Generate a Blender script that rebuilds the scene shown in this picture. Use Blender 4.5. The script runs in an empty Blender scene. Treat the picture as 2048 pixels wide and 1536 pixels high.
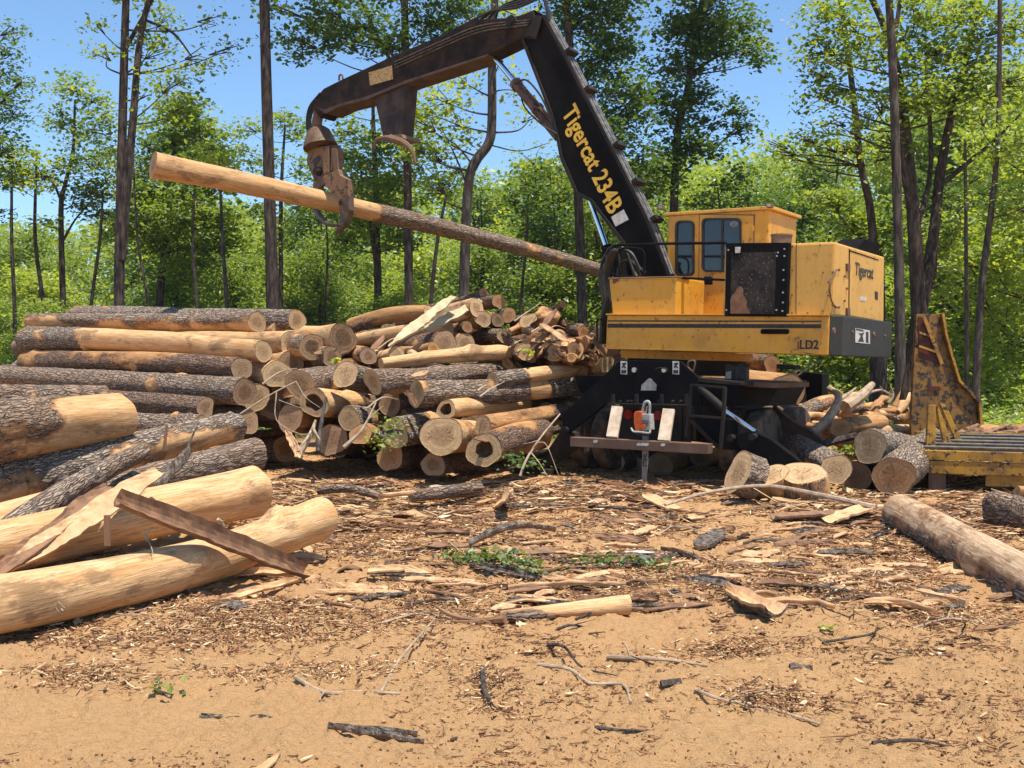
import bpy, bmesh, math, random
import numpy as np
from mathutils import Vector, Matrix
scene = bpy.context.scene
col = scene.collection
R = math.radians
# ------------------------------------------------------------------ camera
FOC = 2000.0; HOR = 745.0; CAMZ = 1.5
cam = bpy.data.cameras.new('camera'); camo = bpy.data.objects.new('camera', cam); col.objects.link(camo)
cam.sensor_width = 36; cam.lens = 36*FOC/2048; cam.clip_end = 1500; cam.clip_start = .05
PITCH = math.atan((768-HOR)/FOC)
camo.location = (0, 0, CAMZ); camo.rotation_euler = (R(90)-PITCH, 0, 0)
scene.camera = camo
scene.render.resolution_x = 1024; scene.render.resolution_y = 768
# ------------------------------------------------------------------ light
SUN = Vector((0.18, -0.225, 0.955)).normalized()
elev = math.asin(SUN.z); az = math.atan2(SUN.x, SUN.y)
world = bpy.data.worlds.new('World'); scene.world = world; world.use_nodes = True
wn = world.node_tree; bg = wn.nodes['Background']
sky = wn.nodes.new('ShaderNodeTexSky'); sky.sky_type = 'NISHITA'; sky.sun_disc = False
sky.sun_elevation = elev; sky.sun_rotation = az; sky.air_density = 1.0; sky.dust_density = 0.25; sky.ozone_density = 3.5
smx = wn.nodes.new('ShaderNodeMix'); smx.data_type = 'RGBA'; smx.blend_type = 'MULTIPLY'; smx.inputs[0].default_value = 1
smx.inputs[7].default_value = (.83, .95, 1.0, 1)      # a clean, dry, deep blue summer sky
wn.links.new(sky.outputs[0], smx.inputs[6]); wn.links.new(smx.outputs[2], bg.inputs[0]); bg.inputs[1].default_value = 0.135
sun = bpy.data.lights.new('sun', 'SUN'); suno = bpy.data.objects.new('sun', sun); col.objects.link(suno)
sun.energy = 4.9; sun.angle = R(0.5); sun.color = (1, .93, .82)
suno.rotation_euler = SUN.to_track_quat('Z', 'Y').to_euler()
scene.view_settings.view_transform = 'Standard'; scene.view_settings.look = 'None'
scene.view_settings.exposure = 0.63; scene.view_settings.gamma = 1
try:
    scene.cycles.max_bounces = 6; scene.cycles.transparent_max_bounces = 8
except Exception: pass
# ------------------------------------------------------------------ pixel <-> place
def ray(px, py):
    u = (px-1024)/FOC; v = (768-py)/FOC
    c, s = math.cos(PITCH), math.sin(PITCH)
    return Vector((u, c+v*s, -s+v*c))
CP = Vector((0, 0, CAMZ))
def W(px, py, D):
    d = ray(px, py); return CP+d*(D/d.y)
def WG(px, py, z=0.0):
    d = ray(px, py); p = CP+d*((z-CAMZ)/d.z); p.z = gz(p.x, p.y)+z; return p
def GY(px, D, z=0.0):                       # ground point in pixel column px at distance D
    return Vector(((px-1024)/FOC*D, D, z))
# ------------------------------------------------------------------ noise
def _h(ix, iy, iz, s):
    h = (ix.astype(np.int64)*374761393+iy.astype(np.int64)*668265263+iz.astype(np.int64)*2147483647+s*974634777) & 0xffffffff
    h = ((h ^ (h >> 13))*1274126177) & 0xffffffff
    h = ((h ^ (h >> 16))*2246822519) & 0xffffffff
    return ((h ^ (h >> 13)) & 0xffffff)/float(0xffffff)*2-1
def vn(P, sc=1.0, seed=0):
    P = P*sc; i = np.floor(P); f = P-i; f = f*f*(3-2*f); i = i.astype(np.int64)
    o = 0
    for a in (0, 1):
        for b in (0, 1):
            for c in (0, 1):
                w = (f[:, 0] if a else 1-f[:, 0])*(f[:, 1] if b else 1-f[:, 1])*(f[:, 2] if c else 1-f[:, 2])
                o = o+w*_h(i[:, 0]+a, i[:, 1]+b, i[:, 2]+c, seed)
    return o
def fbm(P, sc=1.0, oc=4, seed=0):
    o = 0; a = 1; t = 0
    for k in range(oc):
        o = o+a*vn(P, sc, seed+k*17); t += a; a *= .5; sc *= 2.03
    return o/t
# ------------------------------------------------------------------ ground height
def ground_h(X, Y):
    P = np.stack([X, Y, X*0], 1)
    h = .05*fbm(P, .5, 3, 1)+.04*fbm(P, 2.2, 4, 2)+.032*fbm(P, 8, 3, 3)
    near = np.clip((7.5-Y)/3, 0, 1); rut = fbm(np.stack([X*.25, Y*1.7, X*0], 1), 1.3, 3, 4)
    h = h+near*(.05*rut+.012*fbm(np.stack([X*.5+Y*.1, Y*5, X*0], 1), 1.3, 3, 8))
    far = np.clip((Y-17)/10, 0, 1); h = h+far*.10+.020*fbm(P, 20, 2, 5)*(Y < 16)+.008*fbm(P, 42, 2, 6)*np.clip((8-Y)/2, 0, 1)
    return h-.03
def gz(x, y): return float(ground_h(np.array([x], float), np.array([y], float))[0])
# ------------------------------------------------------------------ objects
def link(name, me, parent=None, loc=None):
    o = bpy.data.objects.new(name, me); col.objects.link(o)
    if parent is not None: o.parent = parent
    if loc is not None: o.location = loc
    return o
def tag(o, label=None, cat=None, group=None, kind=None):
    if label: o['label'] = label
    if cat: o['category'] = cat
    if group: o['group'] = group
    if kind: o['kind'] = kind
    return o
def thing(name, label, cat, loc=(0, 0, 0), group=None):
    o = bpy.data.objects.new(name, None); col.objects.link(o); o.location = loc; o.empty_display_size = .2
    return tag(o, label, cat, group)
def wloc(o):
    p = Vector(o.location)
    while o.parent is not None:
        o = o.parent; p = p+Vector(o.location)
    return p
def npmesh(name, V, F, mats, smooth=True, attrs=None, midx=None):
    V = np.asarray(V, dtype=np.float32); F = np.asarray(F, dtype=np.int32)
    me = bpy.data.meshes.new(name); n, k = F.shape
    me.vertices.add(len(V)); me.vertices.foreach_set('co', V.ravel())
    me.loops.add(n*k); me.loops.foreach_set('vertex_index', F.ravel())
    me.polygons.add(n); me.polygons.foreach_set('loop_start', np.arange(n, dtype=np.int32)*k)
    if midx is not None: me.polygons.foreach_set('material_index', np.asarray(midx, dtype=np.int32))
    me.polygons.foreach_set('use_smooth', np.full(n, smooth))
    for m in (mats if isinstance(mats, (list, tuple)) else [mats]): me.materials.append(m)
    for an, av in (attrs or {}).items():
        a = me.attributes.new(an, 'FLOAT', 'POINT'); a.data.foreach_set('value', np.asarray(av, dtype=np.float32))
    me.update(calc_edges=True)
    return me
class MB:
    def __init__(s): s.bm = bmesh.new()
    def prism(s, pts, vec):
        vec = Vector(vec); a = [s.bm.verts.new(p) for p in pts]; b = [s.bm.verts.new(Vector(p)+vec) for p in pts]
        s.bm.faces.new(a); s.bm.faces.new(b[::-1]); n = len(a)
        for i in range(n): s.bm.faces.new((a[i], b[i], b[(i+1) % n], a[(i+1) % n]))
        return s
    def loft(s, A, B):
        a = [s.bm.verts.new(p) for p in A]; b = [s.bm.verts.new(p) for p in B]; n = len(a)
        s.bm.faces.new(a); s.bm.faces.new(b[::-1])
        for i in range(n): s.bm.faces.new((a[i], b[i], b[(i+1) % n], a[(i+1) % n]))
        return s
    def bar(s, p, q, w, h=None, up=(0, 0, 1)):
        p = Vector(p); q = Vector(q); h = w if h is None else h
        d = (q-p).normalized(); up = Vector(up)
        x = d.cross(up)
        if x.length < 1e-3: x = d.cross(Vector((1, 0, 0)))
        x.normalize(); y = x.cross(d)
        c = [x*w/2+y*h/2, -x*w/2+y*h/2, -x*w/2-y*h/2, x*w/2-y*h/2]
        return s.prism([p+k for k in c], q-p)
    def tube(s, pts, rad, n=10, cap=True):
        pts = [Vector(p) for p in pts]; m = len(pts)
        if not isinstance(rad, (list, tuple)): rad = [rad]*m
        rings = []; prev = None
        for i, p in enumerate(pts):
            d = (pts[min(i+1, m-1)]-pts[max(i-1, 0)]).normalized()
            if prev is None:
                x = d.cross(Vector((0, 0, 1)))
                if x.length < .1: x = d.cross(Vector((1, 0, 0)))
            else: x = prev-d*prev.dot(d)
            x.normalize(); prev = x; y = d.cross(x)
            rings.append([s.bm.verts.new(p+(x*math.cos(t)+y*math.sin(t))*rad[i]) for t in [2*math.pi*j/n for j in range(n)]])
        for a, b in zip(rings, rings[1:]):
            for j in range(n): s.bm.faces.new((a[j], a[(j+1) % n], b[(j+1) % n], b[j]))
        if cap: s.bm.faces.new(rings[0][::-1]); s.bm.faces.new(rings[-1])
        return s
    def disc(s, c, nrm, r, t, n=24):
        c = Vector(c); nrm = Vector(nrm).normalized()
        return s.tube([c-nrm*t/2, c+nrm*t/2], r, n)
    def build(s, name, mat, parent=None, bevel=0, smooth=False):
        bm = s.bm
        bmesh.ops.recalc_face_normals(bm, faces=bm.faces)
        if bevel:
            es = [e for e in bm.edges if len(e.link_faces) == 2 and e.calc_face_angle(0) > .5]
            try: bmesh.ops.bevel(bm, geom=es, offset=bevel, segments=2, profile=.6, affect='EDGES', clamp_overlap=True)
            except Exception: pass
        me = bpy.data.meshes.new(name)
        org = wloc(parent) if parent is not None else Vector((0, 0, 0))
        if org.length: bmesh.ops.translate(bm, verts=bm.verts, vec=-org)
        bm.to_mesh(me); bm.free()
        for m in (mat if isinstance(mat, (list, tuple)) else [mat]): me.materials.append(m)
        if smooth:
            me.polygons.foreach_set('use_smooth', [True]*len(me.polygons))
            try: me.set_sharp_from_angle(angle=R(35))
            except Exception: pass
        return link(name, me, parent)
def spline(pts, n=8):
    pts = [Vector(p) for p in pts]; out = []
    P = [pts[0]*2-pts[1]]+pts+[pts[-1]*2-pts[-2]]
    for i in range(1, len(P)-2):
        for k in range(n):
            t = k/n; a, b, c, d = P[i-1], P[i], P[i+1], P[i+2]
            out.append(.5*((2*b)+(c-a)*t+(2*a-5*b+4*c-d)*t*t+(3*b-a-3*c+d)*t**3))
    out.append(pts[-1]); return out
# ------------------------------------------------------------------ materials
class G:
    def __init__(s, name):
        s.m = bpy.data.materials.new(name); s.m.use_nodes = True; s.t = s.m.node_tree; s.N = s.t.nodes; s.L = s.t.links
        s.b = s.N['Principled BSDF']; s.out = s.N['Material Output']
    def n(s, t, **kw):
        x = s.N.new('ShaderNode'+t)
        for k, v in kw.items(): setattr(x, k, v)
        return x
    def put(s, sock, v):
        if v is None: return
        if isinstance(v, bpy.types.NodeSocket): s.L.new(v, sock)
        elif isinstance(v, (tuple, list)) and len(v) == 3 and sock.type == 'RGBA': sock.default_value = (*v, 1)
        else: sock.default_value = v
    def co(s, kind='Object', scale=(1, 1, 1), off=None):
        c = s.n('TexCoord').outputs[kind]; m = s.n('Mapping'); s.L.new(c, m.inputs[0]); m.inputs['Scale'].default_value = scale
        if off is not None: s.put(m.inputs['Location'], off)
        return m.outputs[0]
    def rnd(s): return s.n('ObjectInfo').outputs['Random']
    def noise(s, vec, sc=5, det=4, ro=.6, dist=0):
        x = s.n('TexNoise'); s.L.new(vec, x.inputs['Vector']); x.inputs['Scale'].default_value = sc
        x.inputs['Detail'].default_value = det; x.inputs['Roughness'].default_value = ro; x.inputs['Distortion'].default_value = dist
        return x.outputs['Fac']
    def vor(s, vec, sc=5, feature='F1', out='Distance', rnd=1):
        x = s.n('TexVoronoi', feature=feature); s.L.new(vec, x.inputs['Vector']); x.inputs['Scale'].default_value = sc
        x.inputs['Randomness'].default_value = rnd
        return x.outputs[out]
    def ramp(s, f, st, mode='LINEAR'):
        x = s.n('ValToRGB'); s.L.new(f, x.inputs[0]); r = x.color_ramp; r.interpolation = mode
        while len(r.elements) < len(st): r.elements.new(.5)
        for e, (p, c) in zip(r.elements, st):
            e.position = p; e.color = (*c, 1) if isinstance(c, (tuple, list)) else (c, c, c, 1)
        return x.outputs[0]
    def mix(s, f, a, b, mode='MIX'):
        x = s.n('Mix', data_type='RGBA', blend_type=mode); s.put(x.inputs[0], f); s.put(x.inputs[6], a); s.put(x.inputs[7], b)
        return x.outputs[2]
    def ma(s, op, a, b=None, c=None, clamp=False):
        x = s.n('Math', operation=op, use_clamp=clamp); s.put(x.inputs[0], a)
        if b is not None: s.put(x.inputs[1], b)
        if c is not None: s.put(x.inputs[2], c)
        return x.outputs[0]
    def sm(s, v, a, b):
        x = s.n('MapRange', interpolation_type='SMOOTHSTEP'); s.put(x.inputs[0], v); x.inputs[1].default_value = a; x.inputs[2].default_value = b
        return x.outputs[0]
    def attr(s, name): return s.n('Attribute', attribute_name=name).outputs['Fac']
    def sep(s, v):
        x = s.n('SeparateXYZ'); s.L.new(v, x.inputs[0]); return x.outputs
    def bump(s, h, st=.5, d=.02, nrm=None):
        x = s.n('Bump'); s.put(x.inputs['Height'], h); x.inputs['Strength'].default_value = st; x.inputs['Distance'].default_value = d
        if nrm is not None: s.L.new(nrm, x.inputs['Normal'])
        return x.outputs[0]
    def fin(s, colr, rough=.8, nrm=None, spec=.3, metal=0):
        s.put(s.b.inputs['Base Color'], colr); s.put(s.b.inputs['Roughness'], rough)
        s.b.inputs['Specular IOR Level'].default_value = spec; s.put(s.b.inputs['Metallic'], metal)
        if nrm is not None: s.L.new(nrm, s.b.inputs['Normal'])
        return s.m
def offs(g):
    r = g.rnd(); c = g.n('CombineXYZ'); g.L.new(g.ma('MULTIPLY', r, 37.), c.inputs[0]); g.L.new(g.ma('MULTIPLY', r, 91.), c.inputs[1]); g.L.new(g.ma('MULTIPLY', r, 13.), c.inputs[2])
    return c.outputs[0]
def m_log(name, bark_hi, bark_lo, wood_a, wood_b, inner=(.20, .095, .045), orange=(.42, .22, .085)):
    g = G(name); of = offs(g)
    c1 = g.co('Object', (1, 1, .16), of); c0 = g.co('Object', (1, 1, 1), of); c3 = g.co('Object', (1, 1, .06), of)
    peel = g.attr('peel'); nz = g.noise(c0, 14, 5, .65); nz2 = g.noise(g.co('Object', (1, 1, .35), of), 9, 3)
    pe = g.ma('ADD', peel, g.ma('MULTIPLY', g.ma('SUBTRACT', nz, .5), .35)); pe = g.ma('ADD', pe, g.ma('MULTIPLY', g.ma('SUBTRACT', nz2, .5), .5))
    mask = g.sm(pe, .485, .515); edge = g.ma('MULTIPLY', g.sm(pe, .50, .52), g.ma('SUBTRACT', 1., g.sm(pe, .53, .64)))
    # bark
    wc = g.n('VectorMath', operation='ADD'); nv = g.n('TexNoise'); g.L.new(c0, nv.inputs['Vector']); nv.inputs['Scale'].default_value = 7; nv.inputs['Detail'].default_value = 3
    sc = g.n('VectorMath', operation='SCALE'); g.L.new(nv.outputs['Color'], sc.inputs[0]); sc.inputs['Scale'].default_value = .09
    g.L.new(c1, wc.inputs[0]); g.L.new(sc.outputs[0], wc.inputs[1])
    ve = g.vor(wc.outputs[0], 32, 'DISTANCE_TO_EDGE'); furrow = g.sm(ve, .0, .2)
    fine = g.noise(c1, 60, 5, .7); bh = g.ma('ADD', g.ma('MULTIPLY', furrow, .75), g.ma('MULTIPLY', fine, .4))
    bk = g.mix(g.ma('MULTIPLY', g.rnd(), .85), bark_hi, tuple(v*w for v, w in zip(bark_hi, (.95, .72, .55)))); bc = g.mix(furrow, bark_lo, bk); bc = g.mix(g.sm(fine, .38, .62), g.mix(.6, bc, bark_lo), g.mix(.25, bc, (.42, .38, .34)))
    pat = g.noise(c0, 3.5, 4); bc = g.mix(g.ma('MULTIPLY', g.sm(pat, .48, .68), .55), bc, (.17, .105, .065))
    bc = g.mix(g.ma('MULTIPLY', g.sm(g.noise(c0, 2.2, 3), .55, .75), .35), bc, (.27, .24, .20))
    # wood
    gr = g.noise(c3, 55, 5, .65); gr2 = g.noise(g.co('Object', (1, 1, .14), of), 9, 4, .6)
    wcx = g.mix(g.sm(gr, .36, .66), wood_b, wood_a); wcx = g.mix(g.ma('MULTIPLY', g.sm(gr2, .46, .68), .7), wcx, orange)
    st = g.noise(g.co('Object', (1, 1, .45), of), 3, 6, .72); wcx = g.mix(g.ma('MULTIPLY', g.sm(st, .52, .64), .7), wcx, (.17, .105, .06)); ln_ = g.noise(g.co('Object', (1, 1, .035), of), 110, 3, .7); wcx = g.mix(g.ma('MULTIPLY', g.sm(ln_, .53, .64), .75), wcx, (.27, .15, .065))
    wcx = g.mix(g.ma('MULTIPLY', edge, .8), wcx, inner)
    wh = g.ma('ADD', g.ma('MULTIPLY', gr, .22), g.ma('ADD', g.ma('MULTIPLY', g.noise(c3, 140, 3), .1), g.ma('MULTIPLY', g.noise(g.co('Object', (1, 1, .3), of), 11, 4), .5)))
    colr = g.mix(mask, bc, wcx)
    h = g.n('Mix', data_type='FLOAT'); g.L.new(mask, h.inputs[0]); g.L.new(bh, h.inputs[2]); g.L.new(g.ma('SUBTRACT', wh, .6), h.inputs[3])
    return g.fin(colr, .78, g.bump(h.outputs[0], 1.0, .022), .08)
M = {}
M['grey'] = m_log('grey_bark_log', (.44, .345, .26), (.055, .037, .026), (.60, .39, .205), (.47, .265, .12))
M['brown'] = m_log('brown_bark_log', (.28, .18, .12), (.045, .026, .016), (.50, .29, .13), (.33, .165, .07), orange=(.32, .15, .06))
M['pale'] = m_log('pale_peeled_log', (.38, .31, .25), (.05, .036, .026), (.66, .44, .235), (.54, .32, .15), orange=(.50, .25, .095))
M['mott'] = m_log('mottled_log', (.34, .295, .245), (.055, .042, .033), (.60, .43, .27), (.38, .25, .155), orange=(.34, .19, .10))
def m_cut(name, sap, heart, rot=0):
    g = G(name); c0 = g.co('Object', (1, 1, 1), offs(g)); r = g.attr('rad'); nz = g.noise(c0, 6, 3); nz2 = g.noise(c0, 28, 4, .7)
    rr = g.ma('ADD', r, g.ma('MULTIPLY', g.ma('SUBTRACT', nz, .5), .35))
    rd = g.rnd(); hw = g.ma('MULTIPLY', g.ma('SUBTRACT', 1., g.sm(rr, .42, .62)), g.ma('ADD', .25, g.ma('MULTIPLY', rd, .75)))
    cc = g.mix(hw, sap, heart)
    ring = g.ma('MULTIPLY_ADD', g.ma('SINE', g.ma('MULTIPLY', rr, 75.)), .5, .5); cc = g.mix(g.ma('MULTIPLY', ring, .5), cc, tuple(x*.55 for x in heart))
    ring2 = g.ma('MULTIPLY_ADD', g.ma('SINE', g.ma('MULTIPLY', rr, 27.)), .5, .5); cc = g.mix(g.ma('MULTIPLY', ring2, .38), cc, tuple(x*.8 for x in heart))
    cc = g.mix(g.ma('MULTIPLY', g.sm(nz2, .45, .7), .35), cc, (.30, .19, .11)); cc = g.mix(g.ma('MULTIPLY', g.sm(g.noise(c0, 4, 4), .55, .72), .55), cc, (.20, .12, .07))
    xy = g.sep(g.co('Object')); an = g.ma('ARCTAN2', xy[1], xy[0]); cv = g.n('CombineXYZ'); g.L.new(g.ma('MULTIPLY', an, 2.2), cv.inputs[0]); g.L.new(g.ma('MULTIPLY', g.rnd(), 50.), cv.inputs[1]); g.L.new(g.ma('MULTIPLY', r, .5), cv.inputs[2])
    na_ = g.noise(cv.outputs[0], 1.0, 2); rc = g.ma('SUBTRACT', 1., g.sm(g.ma('ABSOLUTE', g.ma('SUBTRACT', na_, .5)), .004, .02)); rc = g.ma('MULTIPLY', rc, g.ma('SUBTRACT', 1., g.sm(r, .45, .85))); cc = g.mix(g.ma('MULTIPLY', rc, .75), cc, (.07, .04, .025))
    sw = g.noise(g.co('Object', (1, .08, 1)), 45, 3, .6); cc = g.mix(g.ma('MULTIPLY', g.sm(sw, .5, .7), .3), cc, tuple(x*.6 for x in heart))
    # pith crack
    wv = g.vor(c0, 9, 'DISTANCE_TO_EDGE'); cr = g.ma('MULTIPLY', g.ma('SUBTRACT', 1., g.sm(wv, 0., .025)), g.ma('SUBTRACT', 1., g.sm(r, .2, .5)))
    cc = g.mix(g.ma('MULTIPLY', cr, .7), cc, (.05, .03, .02))
    cc = g.mix(g.ma('SUBTRACT', 1., g.sm(r, .0, .06)), cc, (.12, .07, .04)); cc = g.mix(g.sm(rr, .985, 1.02), cc, (.10, .07, .05))
    return g.fin(cc, .95, g.bump(nz2, .6, .008), .05)
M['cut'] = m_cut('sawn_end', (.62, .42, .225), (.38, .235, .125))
M['cutd'] = m_cut('dusty_shaded_sawn_end', (.42, .275, .165), (.24, .14, .08))  # darker face for dusty ends, also paints shade into ends lying in shadow
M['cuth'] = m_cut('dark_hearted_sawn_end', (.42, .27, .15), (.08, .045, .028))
M['cutr'] = m_cut('orange_sawn_end', (.50, .30, .15), (.36, .15, .06))
def simple(name, a, b, sc=8, rough=.8, bs=.3, bd=.01, spec=.3, metal=0, stretch=(1, 1, 1)):
    g = G(name); c = g.co('Object', stretch); n = g.noise(c, sc, 5, .65)
    return g.fin(g.mix(g.sm(n, .35, .68), a, b), rough, g.bump(g.noise(c, sc*5, 4), bs, bd), spec, metal)
M['rot'] = simple('rotten_heart', (.10, .05, .025), (.24, .125, .06), 20, .95, .8, .02)
M['trunk'] = simple('tree_bark', (.032, .025, .021), (.12, .09, .074), 14, .95, 1, .03, .1, 0, (1, 1, .2))
M['trunkl'] = simple('pale_tree_bark', (.045, .037, .032), (.14, .115, .095), 14, .95, 1, .03, .1, 0, (1, 1, .2))
def m_leaf(name, a, b, c, tr=.45):
    g = G(name); t = g.attr('tint'); cc = g.ramp(t, [(0, a), (.5, b), (1, c)])
    cc2 = g.mix(g.ma('MULTIPLY', g.rnd(), .35), cc, g.mix(1., cc, (.7, .8, .6), 'MULTIPLY'))
    d = g.n('BsdfDiffuse'); tl = g.n('BsdfTranslucent'); gl = g.n('BsdfGlossy'); gl.inputs['Roughness'].default_value = .45
    g.L.new(cc2, d.inputs[0]); g.L.new(g.mix(1., cc2, (1.95, 1.75, .6), 'MULTIPLY'), tl.inputs[0]); gl.inputs[0].default_value = (.5, .5, .5, 1)
    m1 = g.n('MixShader'); m1.inputs[0].default_value = tr; g.L.new(d.outputs[0], m1.inputs[1]); g.L.new(tl.outputs[0], m1.inputs[2])
    m2 = g.n('MixShader'); m2.inputs[0].default_value = .07; g.L.new(m1.outputs[0], m2.inputs[1]); g.L.new(gl.outputs[0], m2.inputs[2])
    g.L.new(m2.outputs[0], g.out.inputs[0]); return g.m
M['leafd'] = m_leaf('dark_leaf', (.03, .07, .02), (.075, .14, .032), (.18, .25, .055), .42)
M['leafm'] = m_leaf('green_leaf', (.075, .14, .035), (.18, .255, .06), (.36, .42, .10), .5)
M['leafy'] = m_leaf('yellow_green_leaf', (.12, .20, .04), (.26, .34, .06), (.44, .47, .10), .52)
M['leaff'] = m_leaf('hazed_far_leaf', (.13, .21, .08), (.23, .31, .10), (.34, .41, .13), .45)  # paler leaf colour, distance haze lightened into the far woods
def m_paint(name, base, dirt, rough=.45, amt=.5, chip=(.10, .05, .03), chipamt=.5, fade=None, spec=.5, th=.62):
    g = G(name); c = g.co('Object'); n1 = g.noise(c, 1.6, 6, .7); n2 = g.noise(c, 9, 6, .75); st = g.noise(g.co('Object', (1, 1, .12)), 14, 4, .6)
    cc = g.mix(g.ma('MULTIPLY', g.sm(n1, .4, .75), amt), base, dirt); cc = g.mix(g.ma('MULTIPLY', g.sm(st, .5, .8), amt*.7), cc, dirt)
    if fade: cc = g.mix(g.ma('MULTIPLY', g.sm(g.noise(c, 2.3, 4), .45, .65), .5), cc, fade)
    cc = g.mix(g.ma('MULTIPLY', g.sm(n2, th, th+.05), chipamt), cc, chip)
    return g.fin(cc, g.ma('ADD', rough, g.ma('MULTIPLY', n2, .25)), g.bump(n2, .12, .004), spec)
M['yel'] = m_paint('yellow_paint', (.66, .32, .022), (.36, .18, .035), .42, .75, (.13, .065, .03), .8, (.66, .37, .07), th=.585)
M['yelf'] = m_paint('faded_yellow_paint', (.64, .355, .07), (.44, .235, .05), .5, .75, (.24, .11, .04), .65, th=.59)
M['blk'] = m_paint('black_paint', (.007, .007, .008), (.028, .022, .018), .75, .35, (.12, .07, .05), .25, spec=.05)
M['blkd'] = m_paint('dusty_black_steel', (.014, .012, .011), (.06, .038, .024), .6, .6, (.20, .12, .07), .5, spec=.25)
M['rust'] = m_paint('rusty_steel', (.13, .075, .05), (.26, .17, .11), .65, .7, (.05, .03, .02), .6, spec=.3)
M['gun'] = m_paint('worn_grapple_paint', (.22, .12, .045), (.06, .032, .022), .5, 1.0, (.03, .02, .016), 1., spec=.5, th=.53)
M['cw'] = m_paint('grey_green_paint', (.018, .02, .017), (.04, .035, .028), .6, .5, (.25, .15, .08), .4)
M['rack'] = m_paint('scuffed_yellow_paint', (.44, .215, .014), (.13, .065, .018), .45, 1.0, (.03, .022, .016), 1.0, th=.535)
M['rackred'] = simple('dark_red_paint', (.10, .022, .014), (.055, .016, .012), 8, .6)
M['letblk'] = simple('black_decal', (.02, .02, .02), (.05, .04, .03), 20, .5)
M['letyel'] = simple('yellow_decal', (.75, .47, .05), (.60, .37, .05), 15, .5)
M['white'] = simple('white_decal', (.62, .60, .56), (.45, .42, .37), 12, .6)
M['rub'] = simple('tyre_rubber', (.05, .04, .032), (.20, .135, .085), 6, .9, .5, .01)
M['hose'] = simple('rubber_hose', (.012, .012, .013), (.035, .03, .026), 10, .5)
M['red'] = simple('red_lens', (.35, .01, .01), (.22, .01, .01), 6, .3)
M['orange'] = simple('orange_plastic', (.65, .11, .02), (.45, .08, .02), 12, .4)
M['lgrey'] = simple('light_grey_plastic', (.40, .40, .38), (.24, .23, .21), 12, .5)
M['steel'] = simple('bare_steel', (.55, .55, .54), (.40, .38, .36), 20, .3, .1, .002, .5, .8)
M['chrome'] = simple('chrome_rod', (.75, .78, .82), (.66, .70, .76), 6, .16, .02, .001, .5, 1)
M['board'] = simple('weathered_board', (.36, .27, .19), (.50, .41, .31), 9, .85, .5, .01, .2, 0, (1, 1, .15))
def m_glass():
    g = G('dark_window_glass'); g.b.inputs['Base Color'].default_value = (.012, .015, .018, 1); g.b.inputs['Roughness'].default_value = .06
    g.b.inputs['Specular IOR Level'].default_value = .9; g.b.inputs['Alpha'].default_value = .82; return g.m
M['glass'] = m_glass()
def m_screen():
    g = G('radiator_screen'); c = g.co('Object'); n = g.noise(c, 5, 5, .7); v = g.vor(c, 22); n2 = g.noise(c, 2.2, 3)
    cc = g.mix(g.sm(n, .35, .7), (.014, .012, .012), (.055, .042, .034)); cc = g.mix(g.ma('MULTIPLY', g.ma('SUBTRACT', 1., g.sm(v, .12, .25)), g.sm(n2, .45, .6)), cc, (.17, .15, .12))
    return g.fin(cc, .75, g.bump(g.vor(c, 90), .4, .004), .2)
M['screen'] = m_screen()
def m_ground():
    g = G('sandy_clay'); c = g.co('Object'); xyz = g.sep(c)
    a = g.noise(c, .45, 5, .6, .4); b = g.noise(c, 3.2, 6, .65); f = g.noise(c, 30, 6, .75); ff = g.noise(c, 140, 3, .7)
    cs = g.co('Object', (.25, 1.6, 1)); rut = g.noise(cs, 3.2, 5, .65)
    cc = g.mix(g.sm(a, .34, .62), (.56, .268, .08), (.58, .215, .038))
    near = g.ma('SUBTRACT', 1., g.sm(xyz[1], 4.5, 7.0)); cc = g.mix(g.ma('MULTIPLY', near, .6), cc, (.57, .31, .10))
    cc = g.mix(g.ma('MULTIPLY', g.sm(b, .5, .72), .5), cc, (.33, .185, .095)); cc = g.mix(g.ma('MULTIPLY', g.sm(rut, .48, .66), .5), cc, (.38, .21, .09)); fx = g.noise(g.co('Object', (.5, 1.3, 1)), 60, 4, .8); cc = g.mix(g.ma('MULTIPLY', g.sm(fx, .52, .62), .7), cc, (.16, .085, .045)); fy = g.noise(g.co('Object', (.35, 1.6, 1)), 22, 5, .75); cc = g.mix(g.ma('MULTIPLY', g.sm(fy, .56, .66), .55), cc, (.22, .125, .07))
    cc = g.mix(g.ma('MULTIPLY', g.sm(f, .54, .72), .6), cc, (.20, .12, .07)); cc = g.mix(g.ma('MULTIPLY', g.sm(f, .28, .42), .25), (.62, .44, .25), cc)
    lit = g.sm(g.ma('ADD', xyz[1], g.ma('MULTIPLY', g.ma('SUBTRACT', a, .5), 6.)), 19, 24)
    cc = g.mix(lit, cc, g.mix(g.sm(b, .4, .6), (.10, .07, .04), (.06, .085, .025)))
    cc = g.mix(1., cc, (.99, .89, .80), 'MULTIPLY')      # iron rich orange clay
    h = g.ma('ADD', g.ma('MULTIPLY', f, .6), g.ma('ADD', g.ma('MULTIPLY', b, .8), g.ma('MULTIPLY', ff, .25)))
    return g.fin(cc, .95, g.bump(g.ma('ADD', h, g.ma('MULTIPLY', fy, .7)), 1.0, .05), 0.)
M['ground'] = m_ground()
def m_debris():
    g = G('bark_and_chips'); t = g.attr('tint'); n = g.noise(g.co('Object'), 40, 4)
    cc = g.ramp(t, [(0, (.07, .042, .03)), (.22, (.18, .09, .05)), (.42, (.33, .165, .08)), (.6, (.46, .28, .14)), (.78, (.62, .44, .24)), (1, (.72, .57, .37))])
    cc = g.mix(g.ma('MULTIPLY', g.sm(n, .5, .7), .4), cc, (.13, .08, .05)); return g.fin(cc, 1., g.bump(n, .4, .004), 0.)
M['deb'] = m_debris()
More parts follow.
